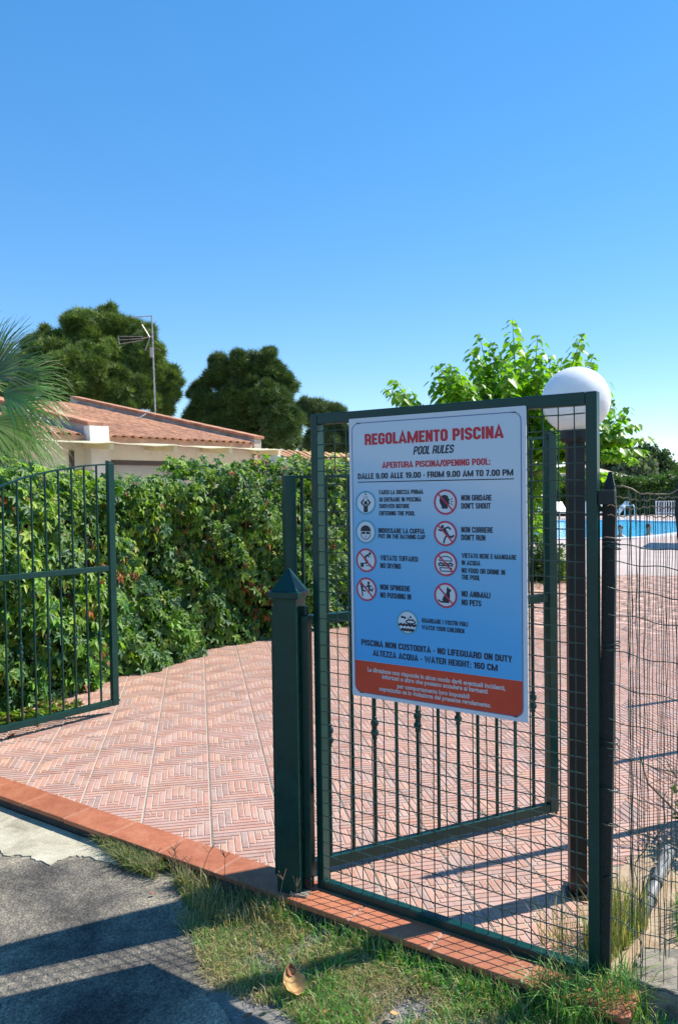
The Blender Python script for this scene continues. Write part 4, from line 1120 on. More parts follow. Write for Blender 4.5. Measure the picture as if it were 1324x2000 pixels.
def hedge_pts(n, smin, smax):
    s = rng.uniform(smin, smax, n); kind = rng.random(n)
    z = rng.random(n) ** 1.05 * (htop(s) + .02); dep = np.abs(rng.normal(0, .10, n))
    top = kind < .22
    idx = np.clip((s / tot * 399).astype(int), 0, 399)
    base = HP[idx]; nn = HN[idx]; tt = HT[idx]
    off = .10 + bulge(s, z) - dep 
    zt = htop(s) + rng.normal(0, .05, n) + .07 * np.abs(np.sin(s * 3.3)) * (rng.random(n) ** 2)
    offt = -rng.random(n) * .75 + .12
    off = np.where(top, offt, off); z = np.where(top, zt - .25 * (offt > 0) * rng.random(n), z)
    pos = base + nn * off[:, None]; pos[:, 2] = z
    nrm = np.where(top[:, None], np.array([[0, 0, 1.0]]) + nn * .5, nn + np.array([[0, 0, .45]])) + rng.normal(0, .42, (n, 3))
    tip = np.array([[0, 0, -1.0]]) + nn * .25 + rng.normal(0, .45, (n, 3))
    return pos, nrm, tip, s, z
PV, PF = palmate_t()
def creeper_cols(n, s, z):
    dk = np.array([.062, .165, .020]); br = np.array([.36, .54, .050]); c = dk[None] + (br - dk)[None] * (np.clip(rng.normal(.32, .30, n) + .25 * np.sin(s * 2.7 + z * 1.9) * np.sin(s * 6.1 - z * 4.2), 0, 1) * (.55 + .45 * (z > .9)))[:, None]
    blu = rng.random(n) < .25; c[blu] = np.array([.050, .14, .045]) * rng.uniform(.8, 1.3, (blu.sum(), 1))
    redc = ((np.sin(s * 3.1 + 2) + np.sin(z * 4 + s) > 1.65) & (rng.random(n) < .25)) | (rng.random(n) < .012)
    c[redc] = np.array([.34, .11, .03]) * rng.uniform(.6, 1.3, (redc.sum(), 1))
    yl = rng.random(n) < .04; c[yl] = np.array([.30, .33, .05])
    return c
n = 19000
pos, nrm, tip, s, z = hedge_pts(n, .3, 8.9)
keep = z > .03; pos, nrm, tip, s, z = pos[keep], nrm[keep], tip[keep], s[keep], z[keep]
pos[:, :2] -= np.array([HO.x, HO.y]); n = len(pos)
sc = rng.uniform(.046, .098, n) * np.where(z < .8, 1.15, .95)
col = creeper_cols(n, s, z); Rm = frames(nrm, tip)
# the closest well exposed leaves are objects of their own
wp = pos + np.array([HO.x, HO.y, 0]); idx = np.clip((s / tot * 399).astype(int), 0, 399)
front = np.sum((wp - HP[idx]) * HN[idx], 1)
score = sc / np.linalg.norm(wp, axis=1) * (1 + 2.0 * front); vis = np.abs(wp[:, 0] / wp[:, 1]) < .45
score[~vis] = 0; order = np.argsort(-score); single = order[:290]; rest = order[290:]
V, F = scatter(PV, PF, pos[rest], Rm[rest], sc[rest])
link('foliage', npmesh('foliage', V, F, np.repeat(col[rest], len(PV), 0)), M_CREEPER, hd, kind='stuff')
cache = {}
for i in single:
    key = min(range(5), key=lambda q: q)  # placeholder
    cc = col[i]; kk = 0 if cc[0] > .2 and cc[1] < .15 else (1 if cc[0] > .2 else (2 if cc[1] > .17 else 3))
    if kk not in cache:
        c_ = {0: (.32, .10, .03), 1: (.32, .42, .05), 2: (.16, .32, .035), 3: (.06, .17, .03)}[kk]
        me = npmesh('leaf', PV, PF, np.tile(np.array(c_), (len(PV), 1))); me.materials.append(M_CREEPER); cache[kk] = me
    o = bpy.data.objects.new('leaf', cache[kk]); COL.objects.link(o); o.parent = hd
    mw = Matrix([[*(Rm[i][r] * sc[i] * 1.1), pos[i][r]] for r in range(3)] + [[0, 0, 0, 1]]); o.matrix_local = mw
# farther run of the hedge
pos, nrm, tip, s, z = hedge_pts(7000, 8.7, tot - .02)
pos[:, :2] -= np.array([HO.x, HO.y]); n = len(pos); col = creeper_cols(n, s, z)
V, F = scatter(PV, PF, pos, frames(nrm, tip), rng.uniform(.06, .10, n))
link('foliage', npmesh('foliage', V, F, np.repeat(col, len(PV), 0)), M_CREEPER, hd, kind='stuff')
# woody core (stems and fence behind the leaves)
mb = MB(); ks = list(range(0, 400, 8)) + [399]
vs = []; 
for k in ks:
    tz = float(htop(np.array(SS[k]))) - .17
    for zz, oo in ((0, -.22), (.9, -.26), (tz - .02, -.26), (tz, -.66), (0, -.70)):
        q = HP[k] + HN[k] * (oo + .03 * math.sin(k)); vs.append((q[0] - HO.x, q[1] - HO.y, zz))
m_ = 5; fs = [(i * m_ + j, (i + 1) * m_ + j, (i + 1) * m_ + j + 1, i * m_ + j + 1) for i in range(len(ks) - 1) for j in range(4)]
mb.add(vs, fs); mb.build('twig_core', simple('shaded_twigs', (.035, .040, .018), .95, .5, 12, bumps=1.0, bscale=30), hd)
for k in range(40):
    s0 = rng.uniform(.5, 8.5); i0 = int(s0 / tot * 399); pts = []
    for j in range(8):
        zz = .05 + j * .24; q = HP[i0] + HN[i0] * (-.02 + bulge(s0, zz) * .8) + HT[i0] * (math.sin(j + k) * .05); pts.append((q[0] - HO.x, q[1] - HO.y, zz))
    MB().tube(pts, .006, 5).build('vine_stem', M_TWIG, hd, smooth=True)
# creeping runners on the paving under the left gate leaf
n = 420; cx = rng.normal(0, 1, (n, 2)); t_ = rng.random(n)
bp = np.stack([-2.58 + .45 * t_ + cx[:, 0] * .07, 5.15 + .62 * t_ + cx[:, 1] * .07, rng.uniform(.005, .05, n)], 1)
nr_ = np.array([[0, 0, 1.0]]) + rng.normal(0, .5, (n, 3)); V, F = scatter(PV, PF, bp, frames(nr_, rng.normal(0, 1, (n, 3))), rng.uniform(.03, .07, n))
cc = np.array([[.16, .26, .04]]) * rng.uniform(.5, 1.4, (n, 1)); rd_ = rng.random(n) < .3; cc[rd_] = np.array([.24, .13, .05])
tag(link('creeping_vine', npmesh('creeping_vine', V, F, np.repeat(cc, len(PV), 0)), M_CREEPER), 'creeper runners and litter lying on the tiles under the left gate leaf', 'vine', kind='stuff')

# ------------------------------------------------------------------ broadleaf tree above the sign
TD = 12.0
tb = Vector((2.85, TD, 0))
tr = empty('catalpa_tree', tb, 0, 'young tree with large bright green leaves rising behind the sign', 'tree')
MB().tube([(0, 0, 0), (.03, .02, .8), (-.02, 0, 1.6), (.05, 0, 2.2)], [.11, .095, .085, .08], 12).build('trunk', M_BARK, tr, smooth=True)
tips = [(752, 760), (768, 742), (800, 790), (850, 712), (842, 745), (895, 733), (880, 760), (920, 680), (935, 650), (960, 668), (975, 700), (1000, 622), (1010, 660), (1050, 652), (1058, 700), (1030, 690), (1085, 715),
        (1136, 650), (1160, 690), (1120, 700), (1185, 745), (1200, 780), (1228, 795), (1245, 830), (1268, 858), (1255, 885), (1215, 860), (1185, 830), (1240, 905), (1200, 900), (1180, 935), (1090, 760), (990, 730), (950, 745), (1060, 870), (1045, 930), (1090, 905), (1050, 990), (1085, 960), (1045, 1040), (900, 800), (1000, 800), (1130, 820)]
HV, HF = heart_t(); LP, LN, LT, LS, LC = [], [], [], [], []
stems = MB()
stemlist = []
for (px, py) in tips + [(random.uniform(800, 1180), random.uniform(750, 900)) for _ in range(24)] + [(random.uniform(860, 1100), random.uniform(690, 770)) for _ in range(26)]:
    inner = len(stemlist) >= len(tips)
    Yd = TD + (random.uniform(-.9, .9) if not inner else random.uniform(-1.4, 1.4))
    tipw = P(px, py, Yd) - tb
    start = Vector((random.uniform(-.12, .15), random.uniform(-.1, .1), random.uniform(1.75, 2.3)))
    mid = start.lerp(tipw, .55); mid.z -= .12 if tipw.z > 2.6 else -.25; mid.x += (tipw.x - start.x) * .18
    pts = []
    for k in range(10):
        q = k / 9; p = start * (1 - q) ** 2 + mid * 2 * q * (1 - q) + tipw * q * q; pts.append(p)
    stemlist.append(pts); stems.tube(pts, [.022 * (1 - .85 * k / 9) for k in range(10)], 5)
    L = sum((pts[k + 1] - pts[k]).length for k in range(9)); nl = int(L / .115) + 4
    for j in range(nl):
        q = .30 + .70 * (j + .5) / nl; k = min(8, int(q * 9)); p = pts[k].lerp(pts[k + 1], q * 9 - k); dirv = (pts[k + 1] - pts[k]).normalized()
        for sd in (0, 1, 2):
            a = j * 1.2 + sd * 2.09 + random.uniform(-.4, .4); o_ = Vector((math.cos(a), math.sin(a), .15))
            pet = random.uniform(.05, .12) * (1.1 - .6 * (q > .93)); pp_ = p + o_ * pet
            LP.append(pp_); LT.append(o_ + Vector((0, 0, -.75))); LN.append(Vector((o_.x * .6, o_.y * .6, .9)) + Vector([random.gauss(0, .22) for _ in range(3)]))
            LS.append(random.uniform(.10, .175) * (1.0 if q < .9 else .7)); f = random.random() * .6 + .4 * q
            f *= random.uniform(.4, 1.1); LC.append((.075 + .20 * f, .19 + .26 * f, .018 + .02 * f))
stems.build('branches', M_STEM, tr, smooth=True)
LP = np.array([list(p) for p in LP]); LN = np.array([list(p) for p in LN]); LT = np.array([list(p) for p in LT]); LS = np.array(LS); LC = np.array(LC)
Rm = frames(LN, LT); sc_ = LS * (LP[:, 2] > 1.2) * (1 - .1 * LP[:, 1]); order = np.argsort(-sc_); one, rest = order[:280], order[280:]
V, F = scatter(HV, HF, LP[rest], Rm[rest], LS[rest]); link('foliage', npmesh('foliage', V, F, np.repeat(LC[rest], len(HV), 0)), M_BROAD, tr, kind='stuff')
me = npmesh('leaf', HV, HF, np.tile(np.array((.19, .34, .03)), (len(HV), 1))); me.materials.append(M_BROAD)
for i in one:
    o = bpy.data.objects.new('leaf', me); COL.objects.link(o); o.parent = tr
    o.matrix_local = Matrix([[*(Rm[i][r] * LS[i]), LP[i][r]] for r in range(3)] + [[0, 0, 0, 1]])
print('catalpa leaves', len(LP))

# ------------------------------------------------------------------ pines and far trees
def tuft_t(n=9, seed=1, w_=.055):
    r = random.Random(seed); V = []; F = []
    for k in range(n):
        th = r.uniform(0, 6.28); ph = r.uniform(.15, 1.25); d = Vector((math.cos(ph), math.sin(ph) * math.cos(th), math.sin(ph) * math.sin(th))); sd_ = d.orthogonal().normalized() * w_
        l_ = r.uniform(.7, 1.1); b0 = len(V); V += [tuple(-sd_), tuple(sd_), tuple(d * l_)]; F.append((b0, b0 + 1, b0 + 2))
    return np.array(V), np.array(F)
def clump_t(n=9, seed=2):
    r = random.Random(seed); V = []; F = []
    for k in range(n):
        c = Vector([r.gauss(0, .45) for _ in range(3)]); a = Vector([r.gauss(0, 1) for _ in range(3)]).normalized(); b = a.orthogonal().normalized(); s_ = r.uniform(.22, .4); b0 = len(V)
        V += [tuple(c - a * s_), tuple(c + b * s_ * .6), tuple(c + a * s_), tuple(c - b * s_ * .6)]; F += [(b0, b0 + 1, b0 + 2), (b0, b0 + 2, b0 + 3)]
    return np.array(V), np.array(F)
def crown(name, label, cat, D, blobs, base_px, template, tsize, dens, dark, bright, mt, trunk_r=.25, flat=.75, trunk=True, group=None, limbs=True, lumps=True):
    cs = []
    for x, y, r, dz in blobs:
        c0 = P(x, y, D + dz); r0 = r / 1500 * D; cs.append((c0, r0 * (.80 if lumps else .95)))
        for _ in range(12 if lumps else 0):
            d0 = Vector([random.gauss(0, 1) for _ in range(3)]).normalized(); d0.y = -abs(d0.y) * .8; cs.append((c0 + d0 * r0 * random.uniform(.55, 1.0), r0 * random.choice((.16, .22, .30, .42))))
    bx = P(base_px, 960, D).x; root = Vector((bx, D, 0)); e = empty(name, root, 0, label, cat, group)
    TV, TF = template; PP, NN, CC = [], [], []
    for c, r in cs:
        k = int(dens * r * r) + 8; d = rng.normal(0, 1, (k, 3)); d /= np.linalg.norm(d, axis=1, keepdims=True)
        # sub-clumps make an uneven outline
        ncl = max(6, int(10 * r)); cd = rng.normal(0, 1, (ncl, 3)); cd /= np.linalg.norm(cd, axis=1, keepdims=True); crad = rng.uniform(.72, 1.12, ncl)
        which = np.argmax(d @ cd.T + rng.normal(0, .05, (k, ncl)), 1); dot = np.sum(d * cd[which], 1)
        rad = r * crad[which] * (.76 + .28 * dot ** 3) * (rng.uniform(.62, 1.12, k) if mt is M_PINE else rng.uniform(.85, 1.0, k))
        p = np.array(list(c)) + d * rad[:, None] * np.array([1, 1, .92]); PP.append(p); NN.append(d)
        f = np.clip(rng.normal(.4, .22, k) + .25 * (crad[which] - .9) / .2, 0, 1); CC.append(np.array(dark)[None] + (np.array(bright) - np.array(dark))[None] * f[:, None])
    PP = np.concatenate(PP) - np.array(list(root)); NN = np.concatenate(NN); CC = np.concatenate(CC); n_ = len(PP)
    tipd = NN * .6 + np.array([[0, 0, .75]]) + rng.normal(0, .3, (n_, 3)); Rm_ = frames(rng.normal(0, 1, (n_, 3)), tipd)
    V, F = scatter(TV, TF, PP, Rm_, rng.uniform(.7, 1.25, n_) * tsize)
    link('crown', npmesh('crown', V, F, np.repeat(CC, len(TV), 0)), mt, e, kind='stuff')
    if trunk:
        top = sum((c for c, r in cs), Vector()) / len(cs) - root
        mb = MB(); mb.tube([(0, 0, -.1), (top.x * .3, 0, top.z * .4), (top.x * .8, top.y, top.z * .8), (top.x, top.y, top.z)], [trunk_r, trunk_r * .85, trunk_r * .6, trunk_r * .4], 10); mb.build('trunk', M_BARK, e, smooth=True)
        if limbs:
            for c, r in cs[::13]:
                q = c - root; MB().tube([(top.x * .6, top.y * .6, top.z * .6), tuple(Vector((top.x, top.y, top.z * .8)).lerp(q, .5)), tuple(q)], [trunk_r * .35, trunk_r * .25, trunk_r * .1], 6).build('limb', M_BARK, e, smooth=True)
    return e
PT = tuft_t(9, 3, .055)
PD, PB = (.040, .085, .022), (.20, .27, .035)
crown('pine_tree', 'broad dark pine with lighter left side behind the house and antenna', 'tree', 42,
      [(165, 650, 52, 0), (215, 640, 45, 1), (265, 665, 45, 1), (110, 690, 50, -1), (75, 690, 34, 1), (160, 720, 55, -2), (225, 715, 55, 0), (285, 710, 48, 0), (310, 745, 46, 0), (250, 770, 50, -1), (335, 735, 22, 0), (320, 795, 26, 0), (120, 745, 45, -2), (185, 775, 45, -1), (60, 730, 40, 0), (40, 770, 45, 0), (110, 800, 45, 0)],
      190, PT, .34, 1150, PD, PB, M_PINE, .3)
crown('pine_tree', 'round dark pine standing between the house roof and the gate', 'tree', 42,
      [(480, 720, 42, 0), (440, 730, 40, 0), (520, 720, 38, 0), (555, 755, 30, 0), (470, 775, 60, 0), (400, 790, 34, 0), (390, 765, 22, 1), (525, 785, 48, -1), (430, 830, 48, 0), (490, 840, 50, 0), (550, 825, 44, -2), (565, 850, 32, -1), (405, 830, 36, 0), (520, 865, 34, 0)],
      480, PT, .32, 1250, (.035, .080, .020), (.17, .26, .035), M_PINE, .3)
crown('pine_tree', 'smaller grey green pine partly hidden by the mesh gate corner', 'tree', 50,
      [(620, 812, 34, 0), (655, 820, 28, 0), (600, 800, 20, 0), (640, 858, 38, 0), (668, 870, 26, 0), (610, 868, 26, 0), (700, 850, 30, 0)],
      640, PT, .38, 900, (.060, .10, .040), (.15, .21, .06), M_PINE, .25)
CT = clump_t(12, 5)
for k, (bl, D, lab, dk, br) in enumerate((
    ([(1180, 895, 34, 0), (1205, 905, 34, 0), (1150, 905, 30, 0), (1130, 930, 30, 0), (1190, 935, 20, 0)], 62, 'hazy grey green tree behind the parasol roof right of the gate', (.05, .09, .045), (.12, .18, .08)),
    ([(1262, 898, 26, 0), (1285, 905, 24, 0), (1245, 915, 26, 0), (1290, 925, 22, 0), (1268, 930, 25, 0)], 68, 'rounded dark tree beyond the pool at the right', (.03, .07, .03), (.09, .15, .05)),
    ([(1310, 925, 16, 0), (1335, 935, 18, 0), (1322, 940, 14, 0)], 75, 'low dark trees at the right edge beyond the pool', (.03, .06, .03), (.08, .12, .05)),
    ([(1228, 912, 26, 0), (1250, 922, 24, 0), (1215, 940, 22, 0), (1240, 940, 22, 0)], 60, 'silvery shrub like tree between the two dark far trees', (.07, .11, .06), (.17, .22, .12)))):
    crown('far_tree', lab, 'tree', D, bl, bl[0][0], CT, .55, 60, dk, br, M_FAR, .2, group='trees beyond the pool', limbs=False)

def box_hedge(name, label, x0, x1, y, depth, top, n_, sc_, dk, br, root):
    e = empty(name, root, 0, label, 'hedge'); s_ = rng.random(n_); kk = rng.random(n_) < .35
    X = x0 + (x1 - x0) * s_; Z = np.where(kk, top + rng.normal(0, .08, n_) + .12 * np.sin(X * 1.3), rng.random(n_) * top); Yv = np.where(kk, y + rng.random(n_) * depth, y + .1 * np.sin(X * 2 + Z * 3) - rng.random(n_) * .1)
    p = np.stack([X, Yv, Z], 1) - np.array(list(root)); f = rng.random((n_, 1)); C_ = np.array(dk)[None] + (np.array(br) - np.array(dk))[None] * f
    V, F = scatter(CT[0], CT[1], p, frames(rng.normal(0, 1, (n_, 3)), rng.normal(0, 1, (n_, 3))), rng.uniform(.6, 1.2, n_) * sc_)
    link('foliage', npmesh('foliage', V, F, np.repeat(C_, len(CT[0]), 0)), M_FAR, e, kind='stuff')
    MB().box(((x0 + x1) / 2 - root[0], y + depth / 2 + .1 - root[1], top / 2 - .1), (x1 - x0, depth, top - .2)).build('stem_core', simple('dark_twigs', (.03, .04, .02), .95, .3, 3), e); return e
box_hedge('clipped_hedge', 'long green hedge closing the far side of the pool garden', 7.5, 30, 45.5, 1.5, 2.0, 5200, .34, (.035, .10, .02), (.13, .24, .03), (18, 45.5, 0))
# low planting round the tree foot
e = empty('shrub', (3.6, 13.4, 0), 0, 'low dark and yellow green planting seen through the mesh at the tree foot', 'shrub')
n_ = 1500; p = np.stack([rng.normal(.12, .17, n_), rng.normal(.4, .3, n_), np.abs(rng.normal(0, .22, n_))], 1); f = rng.random((n_, 1)); C_ = np.array([.04, .09, .02])[None] + np.array([.18, .24, .03])[None] * f * (p[:, :1] > .2)
V, F = scatter(CT[0], CT[1], p, frames(rng.normal(0, 1, (n_, 3)), rng.normal(0, 1, (n_, 3))), rng.uniform(.04, .09, n_)); link('foliage', npmesh('foliage', V, F, np.repeat(C_, len(CT[0]), 0)), M_FAR, e, kind='stuff')
MB().tube([(.1, .4, 0), (.1, .4, .3)], .02, 6).build('stem', M_TWIG, e)

# ------------------------------------------------------------------ fan palm at left
pc = P(-60, 790, 8.6)
pm = empty('fan_palm', (pc.x, pc.y, 0), 0, 'fan palm with bristling green fronds at the left edge above the hedge', 'palm')
MB().tube([(0, 0, 0), (.02, 0, .9), (0, 0, pc.z - .1)], [.16, .15, .13], 12).build('trunk', M_BARK, pm, smooth=True)
def frond(hub, axis, nrm_, R, spread, nl, droop, green):
    """fan blade: nl narrow leaflets radiating from hub"""
    axis = axis.normalized(); nrm_ = (nrm_ - axis * nrm_.dot(axis)).normalized(); side = nrm_.cross(axis)
    mb = MB()
    st = Vector((0, 0, pc.z - .1))
    for k in range(nl):
        a = math.radians(-spread + 2 * spread * (k + .5) / nl + random.uniform(-1.5, 1.5)); d = axis * math.cos(a) + side * math.sin(a)
        Rl = R * random.uniform(.86, 1.08) * (.78 + .22 * math.cos(a * .8)); w0 = .0110; sdv = nrm_.cross(d).normalized()
        pts = []
        for q in (0, .3, .55, .75, .9, 1.0):
            dd = droop * max(0, q - .45) ** 2 * 3 * Rl * random.uniform(.6, 1.4); pts.append(hub + d * Rl * q + Vector((0, 0, -dd)) + nrm_ * .06 * R * math.sin(q * 2.5))
        wd = [w0 * .4, w0 * 1.1, w0 * .85, w0 * .5, w0 * .28, .0008]
        vs = []
        for p_, w_ in zip(pts, wd): vs += [p_ - sdv * w_, p_ + sdv * w_]
        v = random.uniform(.7, 1.35); col = tuple(c * v for c in green) if random.random() > .12 else (.30 * v, .30 * v, .16 * v)
        mb.add(vs, [(2 * i, 2 * i + 1, 2 * i + 3, 2 * i + 2) for i in range(5)], col)
    f_ = mb.build('frond', M_PALM, pm); MB().tube([st, st.lerp(hub, .5) + Vector((0, 0, .06)), hub], [.014, .010, .007], 6).build('petiole', M_STEM, f_, smooth=True)
def at_(px, py, dy=0): return P(px, py, 8.6 + dy) - Vector((pc.x, pc.y, 0))
g1 = (.125, .235, .055)
for (hx, hy, ax, ay, R, spread, nl, dr, dy) in (
    (-40, 745, 1.0, .9, .95, 62, 46, .25, 0), (-15, 775, 1.0, .12, .88, 60, 46, .35, -.15), (-20, 800, 1.0, -.15, .90, 55, 44, .55, .1), (-45, 830, .9, -.55, .92, 60, 44, .9, -.2),
    (-55, 855, .85, -.55, 1.0, 52, 40, .8, .2), (-90, 720, -.2, 1.0, 1.0, 60, 40, .2, .3), (-120, 780, -1, .2, .9, 60, 36, .4, 0), (-70, 870, .2, -1, .7, 60, 34, .7, -.1), (-60, 760, .6, .5, .9, 55, 40, .4, .5)):
    hub = at_(hx + 22, hy - 8, dy); frond(hub, Vector((ax, random.uniform(-.3, .1), ay)), Vector((-.2 * ay, -.8, .55)), R * .98, spread, int(nl * 1.15), dr * .7, tuple(c * random.uniform(.85, 1.2) for c in g1))
for k in range(3):
    hub = at_(-30 - 25 * k, 880 - 10 * k, -.1); frond(hub, Vector((.6 - .2 * k, -.2, -1)), Vector((0, -1, .2)), .5, 45, 24, .3, (.22, .20, .13))

# ------------------------------------------------------------------ house with tiled roof
HA = math.atan2(.743, .67)
hs = empty('villa', (-2.1, 20.0, 0), HA, 'cream villa with red tiled roof between sloping parapets behind the hedge', 'house')
# local x along facade (0 at right end, negative to the left), y back
wall = MB().box((-6.2, 4.4, 1.3), (12.4, 8.6, 2.9)); 
# facade built around the door opening
mb = MB(); x0, x1, dz = -4.55, -2.40, 2.38
mb.box(((-12.4 + x0) / 2, .05, 1.40), (x0 + 12.4, .25, 2.8)); mb.box((x1 / 2, .05, 1.40), (-x1, .25, 2.8)); mb.box(((x0 + x1) / 2, .05, (dz + 2.8) / 2), (x1 - x0, .25, 2.8 - dz))
mb.box((-6.2, 4.7, 1.4), (12.4, 8.4, 2.8)); mb.build('wall', M_RENDER, hs)
fr = MB(); fr.bar((x0, -.02, dz - .05), (x1, -.02, dz - .05), .12, .10); fr.bar((x0 + .06, -.02, 0), (x0 + .06, -.02, dz - .1), .12, .10); fr.bar((x1 - .06, -.02, 0), (x1 - .06, -.02, dz - .1), .12, .10)
fr = fr.build('door_frame', M_BROWN, hs)
MB().box(((x0 + x1) / 2, .12, dz / 2 - .05), (x1 - x0 - .24, .03, dz - .1)).build('roller_blind', M_BLIND, fr)
MB().box((-5.25, -.09, 1.1), (.10, .04, 2.9)).build('downpipe', M_BROWN, hs)
slope = (4.75 - 2.95) / 9.0
mb = MB(); mb.add([(-12.4, -.12, 2.84), (-.25, -.12, 2.84), (-.25, 9, 2.84 + slope * 9.12), (-12.4, 9, 2.84 + slope * 9.12), (-12.4, -.12, 2.80), (-.25, -.12, 2.80)], [(0, 1, 2, 3), (4, 5, 1, 0)])
mb.build('roof_deck', M_STAIN, hs)
MB().box((-6.3, -.10, 2.80), (12.0, .10, .16)).build('fascia', simple('pink_brown_fascia', (.40, .22, .15), .8, .2, 3), hs)
def barrel(w_, l_, n=6):
    mb = MB(); vs = []
    for yy, r_ in ((0, w_ / 2), (l_, w_ / 2 * .86)):
        for k in range(n + 1):
            a = math.pi * k / n; vs.append((r_ * math.cos(a), yy, r_ * .75 * math.sin(a)))
    for yy, r_ in ((0, w_ / 2 - .015),):
        for k in range(n + 1):
            a = math.pi * k / n; vs.append((r_ * math.cos(a), yy, r_ * .75 * math.sin(a) - .004))
    m_ = n + 1; fs = [(k, k + 1, m_ + k + 1, m_ + k) for k in range(n)] + [(k + 1, k, 2 * m_ + k, 2 * m_ + k + 1) for k in range(n)]
    mb.add(vs, fs); return mb
bt = barrel(.20, .42); btm = bt.mesh('roof_tile'); btm.materials.append(M_ROOF); sa = math.atan(slope)
bv = np.array(bt.v); stuffV, stuffF = [], []; nv = 0; cnt = 0
for row in range(23):
    for c_ in range(56):
        x = -.42 - c_ * .215; y = -.20 + row * .385
        if -4.95 < x < -4.50: continue
        loc = Vector((x + random.gauss(0, .008), y, 2.86 + slope * (y + .12) + random.uniform(0, .012)))
        if row < 7 and x > -8.9 and cnt < 290:
            link('roof_tile', btm, None, hs, loc=loc, rot=(sa + .03, 0, random.gauss(0, .02))); cnt += 1
        else:
            ca, sn = math.cos(sa + .03), math.sin(sa + .03); v = bv.copy(); yy = v[:, 1] * ca - v[:, 2] * sn; zz = v[:, 1] * sn + v[:, 2] * ca; v[:, 1] = yy; v[:, 2] = zz
            stuffV.append(v + np.array(loc)); stuffF.append(np.array(bt.f) + nv); nv += len(v)
link('roof_tiles_upper', npmesh('roof_tiles_upper', np.concatenate(stuffV), np.concatenate(stuffF)), M_ROOF, hs, kind='stuff')
M_PARA = m_concrete('weathered_parapet', (.22, .17, .13), (.46, .38, .31), (.66, .60, .52), 1.6)
def parapet(xc, wd, y1, z0, zf, zb, front):
    mb = MB(); x0_, x1_ = xc - wd / 2, xc + wd / 2
    vs = [(x0_, front, z0), (x1_, front, z0), (x1_, y1, z0), (x0_, y1, z0), (x0_, front, zf), (x1_, front, zf), (x1_, y1, zb), (x0_, y1, zb)]
    mb.add(vs, [(3, 2, 1, 0), (4, 5, 6, 7), (0, 1, 5, 4), (1, 2, 6, 5), (2, 3, 7, 6), (3, 0, 4, 7)]); pr = mb.build('parapet', M_PARA, hs)
    n_ = int((y1 - front) / .45)
    for k in range(n_):
        a = front - .06 + (y1 - front) * k / n_; b = front - .06 + (y1 - front) * (k + 1) / n_; za = zf + (zb - zf) * k / n_ + .035; zb_ = zf + (zb - zf) * (k + 1) / n_ + .035
        MB().bar((xc, a, za), (xc, b - .012, zb_), wd + .10, .065).build('coping_tile', M_ROOF, pr)
parapet(-.12, .24, 9.0, .0, 3.0, 4.88, -.16)
parapet(-4.72, .26, 9.0, 2.6, 3.10, 4.95, -.10)
mb = MB(); mb.add([(-4.95, -.55, 0), (-4.50, -.55, 0), (-4.50, -.07, 0), (-4.95, -.07, 0), (-4.95, -.30, 3.08), (-4.50, -.30, 3.08), (-4.50, -.07, 3.08), (-4.95, -.07, 3.08)], [(4, 5, 6, 7), (0, 1, 5, 4), (1, 2, 6, 5), (3, 0, 4, 7)]); mb.build('buttress', simple('white_render', (.70, .68, .62), .9, .1, 2), hs)
# canopy of cream boards on beams
for k in range(7):
    xb = -9.6 + k * 1.55
    MB().bar((xb, .05, 2.70), (xb, -1.15, 2.60), .09, .14).build('beam', M_CREAMWOOD, hs)
for k in range(6):
    xa, xb = -9.65 + k * 1.55, -9.60 + (k + 1) * 1.55; vs = []; nn_ = 8
    for i in range(nn_ + 1):
        q = i / nn_; x = xa + (xb - xa) * q; zz = -.03 * math.sin(q * math.pi) + .006 * math.sin(q * 12 + k)
        vs += [(x, -1.22, 2.685 + zz), (x, .0, 2.775 + zz * .5), (x, -1.22, 2.665 + zz), ]
    fs = []
    for i in range(nn_): a = 3 * i; fs += [(a, a + 3, a + 4, a + 1), (a + 2, a + 5, a + 3, a)]
    MB().add(vs, fs).build('canopy_panel', M_CREAMWOOD, hs)

# antenna
ab = P(304, 806, 23.1); at = empty('tv_antenna', (ab.x, ab.y, ab.z), 0, 'rusty television antenna mast standing on the villa parapet', 'antenna')
def A(px, py, dy=0): return P(px, py, 23.1 + dy) - Vector((ab.x, ab.y, ab.z))
MB().tube([A(304, 812), A(300, 700), A(297, 617)], .022, 8).build('mast', M_ALU, at)
MB().tube([A(257, 620), A(298, 617)], .014, 6).build('boom', M_ALU, at)
for k in range(5): MB().tube([A(262 + 8 * k, 620, -.35), A(262 + 8 * k, 620, .35)], .006, 5).build('dipole', M_ALU, at)
yg = MB().tube([A(278, 661), A(298, 657)], .012, 6).build('corner_antenna', M_ALU, at)
for (a1, b1, a2, b2) in ((231, 657, 280, 657), (232, 664, 280, 661), (233, 672, 280, 664), (231, 656, 234, 673)): MB().tube([A(a1, b1), A(a2, b2)], .010, 5).build('rod', M_ALU, yg)
for dy in (-.2, -.07, .07, .2):
    MB().tube([A(278, 634, dy), A(293, 658, dy)], .010, 5).build('rod', M_ALU, yg); MB().tube([A(293, 660, dy), A(284, 685, dy)], .010, 5).build('rod', M_ALU, yg)
MB().box(tuple(A(297, 688)), (.09, .09, .28)).build('amplifier_box', simple('grey_box', (.45, .43, .42), .6, .1, 3), at)
MB().tube([A(300, 682), A(308, 680), A(315, 685)], .006, 5).build('cable', M_ALU, at)
MB().tube([A(269, 818, -1.0), A(286, 808, -.3), A(303, 806)], .016, 5).build('brace', M_ALU, at)

